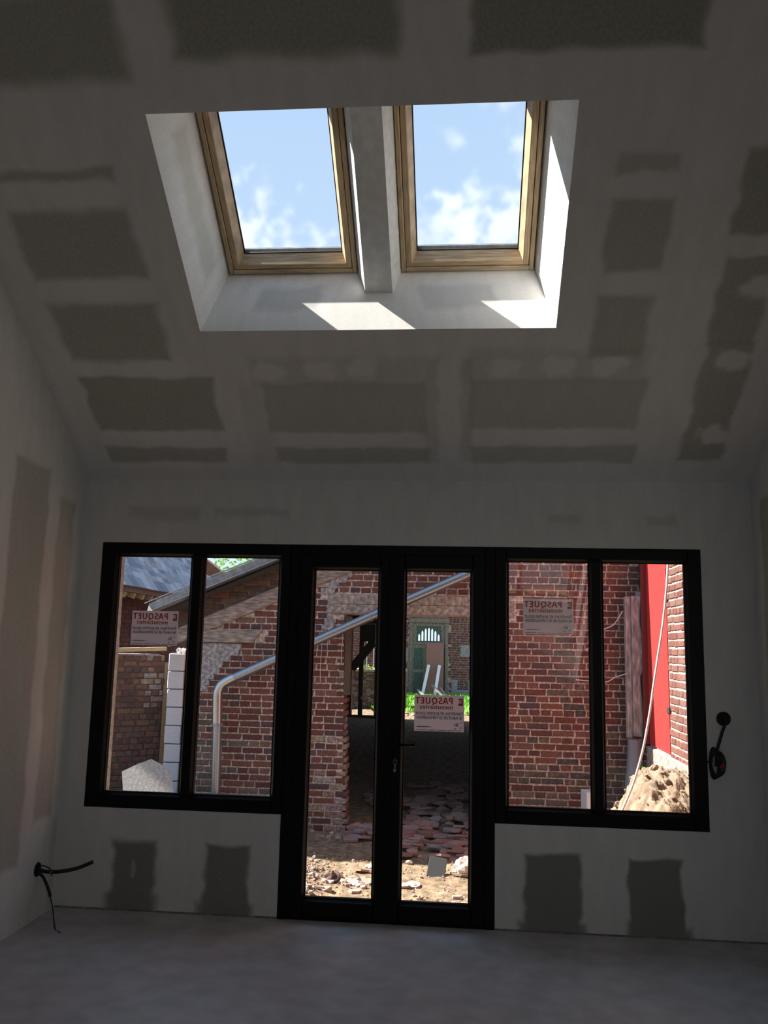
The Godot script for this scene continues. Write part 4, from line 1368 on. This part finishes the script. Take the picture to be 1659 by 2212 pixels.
# ---------------------------------------------------------------- right side wall with the red door
func right_wall() -> void:
	var o := thing("side_brick_wall", "sunlit brick wall running back along the right side of the yard", "wall", Vector3(2.27, GROUND, -2.0))
	var off := -o.position
	var st := nst()
	bb(st, Vector3(2.274, -0.6, -4.2), Vector3(2.52, 4.4, -3.70))
	bb(st, Vector3(2.274, -0.6, -2.85), Vector3(2.52, 4.4, -0.28))
	bb(st, Vector3(2.34, 2.9, -3.70), Vector3(2.52, 4.4, -2.85))
	bb(st, Vector3(2.274, -0.6, -3.70), Vector3(2.52, 0.66, -2.85))
	part("mortar", st, M.mortar, o).position = off
	lay(o, Transform3D(Basis(Vector3.BACK, Vector3.UP, Vector3.LEFT), Vector3(2.268, 0, 0) + off), -4.02, -0.4, 0.40, 3.3, func(x, y, hw): return x + hw < -3.69 or (x - hw > -2.86), func(x, y, k):
		if x < -3.6:  # shade beside the gable, put into greyer bricks
			return M.bricks_moss_shade[k % 4] if k % 3 else M.bricks[k % 8]
		return M.bricks[[0, 2, 6, 2, 6, 0, 4][(k >> 3) % 7]], func(x, y): return -absf(x + 2.9) if y < 2.7 else -9.0, 300, 0.07)
	st = nst()
	bb(st, Vector3(2.235, 0.40, -3.72), Vector3(2.30, 0.645, -1.6), 0.01)
	part("plinth", st, M.concrete, o).position = off
	var d := thing("red_door", "bright red painted plank door in the sunlit side wall", "door", Vector3(2.28, 0.66, -3.27))
	off = -d.position
	for k in [[-3.665, -3.285], [-3.278, -2.86]]:
		st = nst()
		bb(st, Vector3(2.262, 0.66, k[0]), Vector3(2.30, 2.92, k[1]), 0.005)
		part("plank", st, M.red, d).position = off
	st = nst()
	bb(st, Vector3(2.215, 0.66, -3.715), Vector3(2.31, 2.92, -3.668), 0.004)
	part("door_post", st, M.red_dark, d).position = off
	st = nst()
	for y in [1.02, 2.0]:
		bb(st, Vector3(2.252, y, -2.90), Vector3(2.262, y + 0.05, -2.80), .002)
	part("hinge", st, mk(c8(60, 50, 46), 0.7), d).position = off
	st = nst()
	bb(st, Vector3(2.13, 0.72, -3.86), Vector3(2.245, 2.105, -3.74), 0.006)
	bb(st, Vector3(2.19, 2.08, -3.84), Vector3(2.24, 2.15, -3.77), 0.004)
	bb(st, Vector3(2.075, 0.70, -3.87), Vector3(2.13, 2.10, -3.78), 0.006)
	tag(part("corner_post", st, M.post_grey), "weathered grey square post in the corner of the yard", "post")
	st = nst()
	tube(st, curve([Vector3(2.13, 0.69, -3.72), Vector3(2.115, 0.48, -3.7), Vector3(2.08, 0.21, -3.68), Vector3(2.06, 0.0, -3.67), Vector3(2.05, -0.28, -3.66)]), 0.07, 16)
	tag(part("drain_pipe", st, M.pvc_grey), "grey plastic drain pipe at the foot of the corner post", "pipe")
	st = nst()
	tube(st, curve([Vector3(2.225, 2.10, -3.728), Vector3(2.215, 1.85, -3.726), Vector3(2.235, 1.6, -3.726), Vector3(2.225, 1.36, -3.726), Vector3(2.205, 1.28, -3.726), Vector3(2.22, 1.0, -3.726), Vector3(2.215, 0.7, -3.726)]), 0.009, 7)
	tag(part("black_cable", st, M.cable), "black cable running down the grey corner post", "cable")
	st = nst()
	tube(st, curve([Vector3(2.08, 1.33, -3.77), Vector3(1.99, 1.29, -3.9), Vector3(1.9, 1.235, -3.96), Vector3(1.75, 1.24, -3.975), Vector3(1.6, 1.25, -3.978)]), 0.006, 6)
	tag(part("wall_wire", st, M.hose), "thin pale wire running from the corner post across the gable bricks", "wire")
	st = nst()
	tube(st, curve([Vector3(2.05, 1.95, -3.8), Vector3(1.98, 1.82, -3.9), Vector3(1.86, 1.75, -3.96), Vector3(1.78, 1.62, -3.97), Vector3(1.70, 1.55, -3.97)]), 0.006, 6)
	tag(part("wall_wire", st, M.hose), "thin frayed wire drooping on the gable left of the grey post", "wire")
	st = nst()
	tube(st, curve([Vector3(1.94, 2.62, -1.32), Vector3(1.925, 2.2, -1.3), Vector3(1.885, 1.815, -1.3), Vector3(1.835, 1.515, -1.3), Vector3(1.80, 1.317, -1.3), Vector3(1.768, 1.122, -1.3), Vector3(1.714, 0.863, -1.3), Vector3(1.645, 0.638, -1.3), Vector3(1.55, 0.42, -1.3), Vector3(1.47, 0.26, -1.3), Vector3(1.40, 0.10, -1.3), Vector3(1.33, -0.2, -1.3), Vector3(1.30, -0.36, -1.3)]), 0.0085, 10)
	tag(part("hose", st, M.hose), "pale flexible conduit hanging in front of the red door down to the soil", "hose")
	var wd := thing("weeds", "green weeds growing at the foot of the sunlit wall behind the soil heap", "weeds", Vector3(2.12, 0.40, -2.95))
	leaves(wd, Vector3(0, 0.06, 0), Vector3(0.10, 0.10, 0.2), 90, 0.05)

# ---------------------------------------------------------------- inside of the shed
func shed() -> void:
	var s := thing("shed_shell", "dark interior walls of the shed seen through its doorway", "shed", Vector3(0, GROUND, -8.5))
	var off := -s.position
	var wallm: Material = M.bricks[0]
	var st := nst()
	bb(st, Vector3(-2.6, -0.6, -13.2), Vector3(-2.42, 2.1, -4.25))
	part("side_wall", st, wallm, s).position = off
	st = nst()
	bb(st, Vector3(2.26, -0.6, -13.2), Vector3(2.46, 4.2, -4.25))
	part("side_wall", st, wallm, s).position = off
	st = nst()
	bb(st, Vector3(-2.5, -0.4, -13.2), Vector3(-1.84, 2.2, -13.0))
	bb(st, Vector3(-1.36, -0.4, -13.2), Vector3(-0.86, 2.8, -13.0))
	bb(st, Vector3(-1.84, 1.99, -13.2), Vector3(-1.36, 2.6, -13.0))
	bb(st, Vector3(-0.86, 2.35, -13.2), Vector3(2.4, 4.2, -13.0))
	bb(st, Vector3(1.3, -0.4, -13.2), Vector3(2.4, 2.4, -13.0))
	part("rear_wall", st, wallm, s).position = off
	st = nst()
	bb(st, Vector3(-1.84, -0.1, -13.15), Vector3(-1.36, 0.10, -13.0), .01)
	part("sill", st, wallm, s).position = off
	for q in [[Vector3(-1.64, 0.1, -12.95), Vector3(-1.64, 1.99, -12.95), 0.09, "brace_post"], [Vector3(-1.84, 1.05, -12.93), Vector3(-1.40, 1.60, -12.93), 0.17, "brace"], [Vector3(-1.66, 1.80, -12.92), Vector3(-1.36, 1.80, -12.92), 0.36, "cross_beam"], [Vector3(-1.50, 1.61, -12.91), Vector3(-1.36, 1.61, -12.91), 0.06, "cross_beam"]]:
		st = nst()
		bar(st, q[0], q[1], q[2], 0.08, 0.006, Vector3.BACK)
		part(q[3], st, M.wood_dark, s).position = off
	st = nst()
	bar(st, Vector3(-0.78, 0.93, -5.4), Vector3(-0.42, 0.55, -5.6), 0.02, 0.02, .003)
	bar(st, Vector3(-0.42, 0.55, -5.6), Vector3(-0.58, 0.52, -5.6), 0.02, 0.02, .003)
	tag(part("prop", st, M.wood_grey), "thin slanting wooden prop just inside the shed doorway", "timber")

# ---------------------------------------------------------------- beyond the shed
func far_yard() -> void:
	# rubble garden wall behind the left rear opening
	var rw := thing("rubble_wall", "low mossy rubble wall beyond the rear opening of the shed", "wall", Vector3(-2.2, -0.1, -15.2))
	var st := nst()
	bb(st, Vector3(-1.6, -0.3, -0.5), Vector3(1.35, 1.04, -0.05))
	part("core", st, M.mortar_old, rw)
	st = nst()
	for k in 170:
		lump(st, Vector3(rng.randf_range(-1.5, 1.3), rng.randf_range(0.0, 1.02), -0.04), Vector3(rng.randf_range(.05, .1), rng.randf_range(.035, .06), .05), k + 400, .3, 4, 6)
	var rs := part("stones", st, mk(c8(128, 124, 120), 0.95, "coarse", Vector3.ONE * 3), rw)
	rs.set_meta("kind", "stuff")
	st = nst()
	bb(st, Vector3(-1.6, 1.03, -0.55), Vector3(1.35, 1.09, 0.02), .01)
	part("coping", st, M.concrete, rw)
	leaves(rw, Vector3(0.40, 1.10, -0.05), Vector3(0.22, 0.08, 0.10), 80, 0.06)
	leaves(rw, Vector3(0.45, 0.85, 0.02), Vector3(0.16, 0.16, 0.03), 22, 0.04)
	# brick house behind that wall
	var hb := thing("far_brick_house", "sunlit red brick house glimpsed through the rear opening of the shed", "building", Vector3(-3.0, 0, -19.2))
	st = nst()
	bb(st, Vector3(-3.0, 0, -1.5), Vector3(1.45, 2.7, -0.012))
	part("mortar", st, M.mortar, hb)
	lay(hb, Transform3D(Basis.IDENTITY, Vector3.ZERO), 0.0, 1.45, 0.8, 2.2, func(x, y, hw): return x + hw < 1.46, func(x, y, k): return M.bricks[(k >> 3) % 8], func(x, y): return 0.0, 0)
	st = nst()
	for k in 3:
		tube(st, [Vector3(0.62 + k * 0.19, 0.9, 0.06), Vector3(0.62 + k * 0.19, 1.75, 0.06)], 0.014, 6)
	part("rail_post", st, M.white, hb)
	# coach door wall
	var W := thing("far_brick_wall", "far brick wall with stone quoins around the old green door", "wall", Vector3(0.1, 0.0, -20.0))
	st = nst()
	bb(st, Vector3(-0.03, -0.2, -0.4), Vector3(4.5, 4.0, -0.012))
	bb(st, Vector3(-4.0, -0.2, -0.4), Vector3(-1.155, 4.0, -0.012))
	bb(st, Vector3(-1.155, 2.42, -0.4), Vector3(-0.03, 4.0, -0.012))
	part("mortar", st, M.mortar, W)
	lay(W, Transform3D.IDENTITY, -1.9, 1.5, 0.05, 2.9, func(x, y, hw): return x + hw < -1.17 or x - hw > -0.035 or y > 2.44, func(x, y, k): return M.bricks[(k >> 3) % 8], func(x, y): return 0.0, 0)
	for q in [[0.07, 0.25, 0.15, 0.62], [0.56, 0.75, 0.15, 0.62], [0.25, 0.56, 0.15, 0.33], [0.32, 0.60, 1.26, 1.60], [-1.42, -1.17, 0.5, 0.9], [-1.42, -1.17, 1.1, 1.5], [0.75, 1.1, 0.15, 0.45]]:
		st = nst()
		bb(st, Vector3(q[0], q[2], -0.02), Vector3(q[1], q[3], 0.025), .01)
		part("stone_block", st, M.render_grey, W)
	var D := thing("green_door", "old green door with seven pointed lights in its top panel", "door", Vector3(-0.49, 0.10, -20.05))
	var dm: Material = M.paint_grey
	for k in [[-0.56, -0.47, 0, 2.25], [0.47, 0.56, 0, 2.25]]:
		st = nst()
		bb(st, Vector3(k[0], k[2], 0.0), Vector3(k[1], k[3], 0.09), .008)
		part("jamb", st, dm, D)
	st = nst()
	bb(st, Vector3(-0.60, 2.12, 0.0), Vector3(0.60, 2.26, 0.11), .01)
	bb(st, Vector3(-0.56, 2.26, 0.0), Vector3(0.56, 2.34, 0.14), .01)
	part("head", st, dm, D)
	st = nst()
	bb(st, Vector3(-0.47, 0.02, 0.0), Vector3(0.47, 1.50, 0.03))
	bb(st, Vector3(-0.47, 1.50, 0.0), Vector3(0.47, 1.56, 0.045), .004)
	bb(st, Vector3(-0.47, 2.02, 0.0), Vector3(0.47, 2.12, 0.045), .004)
	bb(st, Vector3(-0.47, 1.56, 0.0), Vector3(-0.36, 2.02, 0.04), .004)
	bb(st, Vector3(0.36, 1.56, 0.0), Vector3(0.47, 2.02, 0.04), .004)
	part("leaf", st, dm, D)
	for q in [[-0.42, -0.16, 0.80, 1.40], [-0.42, -0.16, 0.10, 0.70], [0.40, 0.46, 0.5, 1.4]]:
		st = nst()
		bb(st, Vector3(q[0], q[2], 0.028), Vector3(q[1], q[3], 0.040), .004)
		part("panel", st, M.paint_green, D)
	# pointed lights, open to the sky behind
	var hs := [0.20, 0.30, 0.36, 0.38, 0.36, 0.30, 0.20]
	st = nst()
	var xs := -0.36
	for k in 7:
		var cx := -0.282 + k * 0.094
		bb(st, Vector3(xs, 1.56, 0.005), Vector3(cx - 0.028, 2.02, 0.03))
		xs = cx + 0.028
		var top: float = 1.60 + hs[k]
		bb(st, Vector3(cx - .028, 1.56, 0.005), Vector3(cx + .028, 1.60, 0.03))
		bb(st, Vector3(cx - .028, top, 0.005), Vector3(cx + .028, 2.02, 0.03))
		for sg in [-1.0, 1.0]:
			prism(st, [Vector2(cx + sg * .028, top - 0.06), Vector2(cx + sg * .028, top), Vector2(cx, top), Vector2(cx + sg * .016, top - .02)], 0.006, 0.029)
	bb(st, Vector3(xs, 1.56, 0.005), Vector3(0.36, 2.02, 0.03))
	part("fanlight_panel", st, M.paint_green, D)
	# things leaning on the door
	st = nst()
	bx(st, Vector3.ZERO, Vector3(0.50, 1.48, 0.03), .004)
	var p := part("brown_panel", st, mk(c8(150, 108, 100), 0.7))
	p.transform = Transform3D(Basis(Vector3.RIGHT, -0.06), Vector3(-0.30, 0.92, -19.85))
	tag(p, "reddish brown panel leaning against the far green door", "panel")
	for q in [[Vector3(-0.47, 1.02, -19.72), Vector3(-0.63, 0.15, -19.2), "left of the two white rails leaning in front of the brown panel"], [Vector3(-0.165, 1.02, -19.72), Vector3(-0.285, 0.12, -19.2), "right of the two white rails leaning in front of the brown panel"]]:
		st = nst()
		bar(st, q[0], q[1], 0.085, 0.05, .006, Vector3.BACK)
		tag(part("white_rail", st, M.white), q[2], "rail", "white rails at the green door")
	for q in [[Vector3(-0.36, 0.50, -19.05), Vector3(0.02, 0.15, -18.7), "grey plank lying across the foot of the right white rail"], [Vector3(-0.13, 0.42, -19.15), Vector3(0.12, 0.12, -18.8), "narrow grey plank beside the right white rail"], [Vector3(-0.74, 0.36, -19.0), Vector3(-0.46, 0.13, -18.65), "short grey plank at the foot of the left white rail"]]:
		st = nst()
		bar(st, q[0], q[1], 0.075, 0.03, .004)
		tag(part("plank", st, M.wood_grey), q[2], "plank")
	# grass strip
	var l := []
	for k in 5200:
		var x := rng.randf_range(-1.6, 1.2)
		var z := rng.randf_range(-19.9, -14.6)
		if z > -16.2 and rng.randf() < 0.6:
			continue
		l.append([Transform3D(Basis(Vector3.UP, rng.randf() * TAU) * Basis(Vector3.RIGHT, rng.randf_range(-.5, .5)).scaled(Vector3.ONE * rng.randf_range(.5, 1.2)), Vector3(x, gh(x, z) - 0.01, z))])
	var gr := scatter("grass", leaf_mesh(0.13), M.grass, l)
	tag(gr, "bright green grass strip in front of the far green door", "grass")
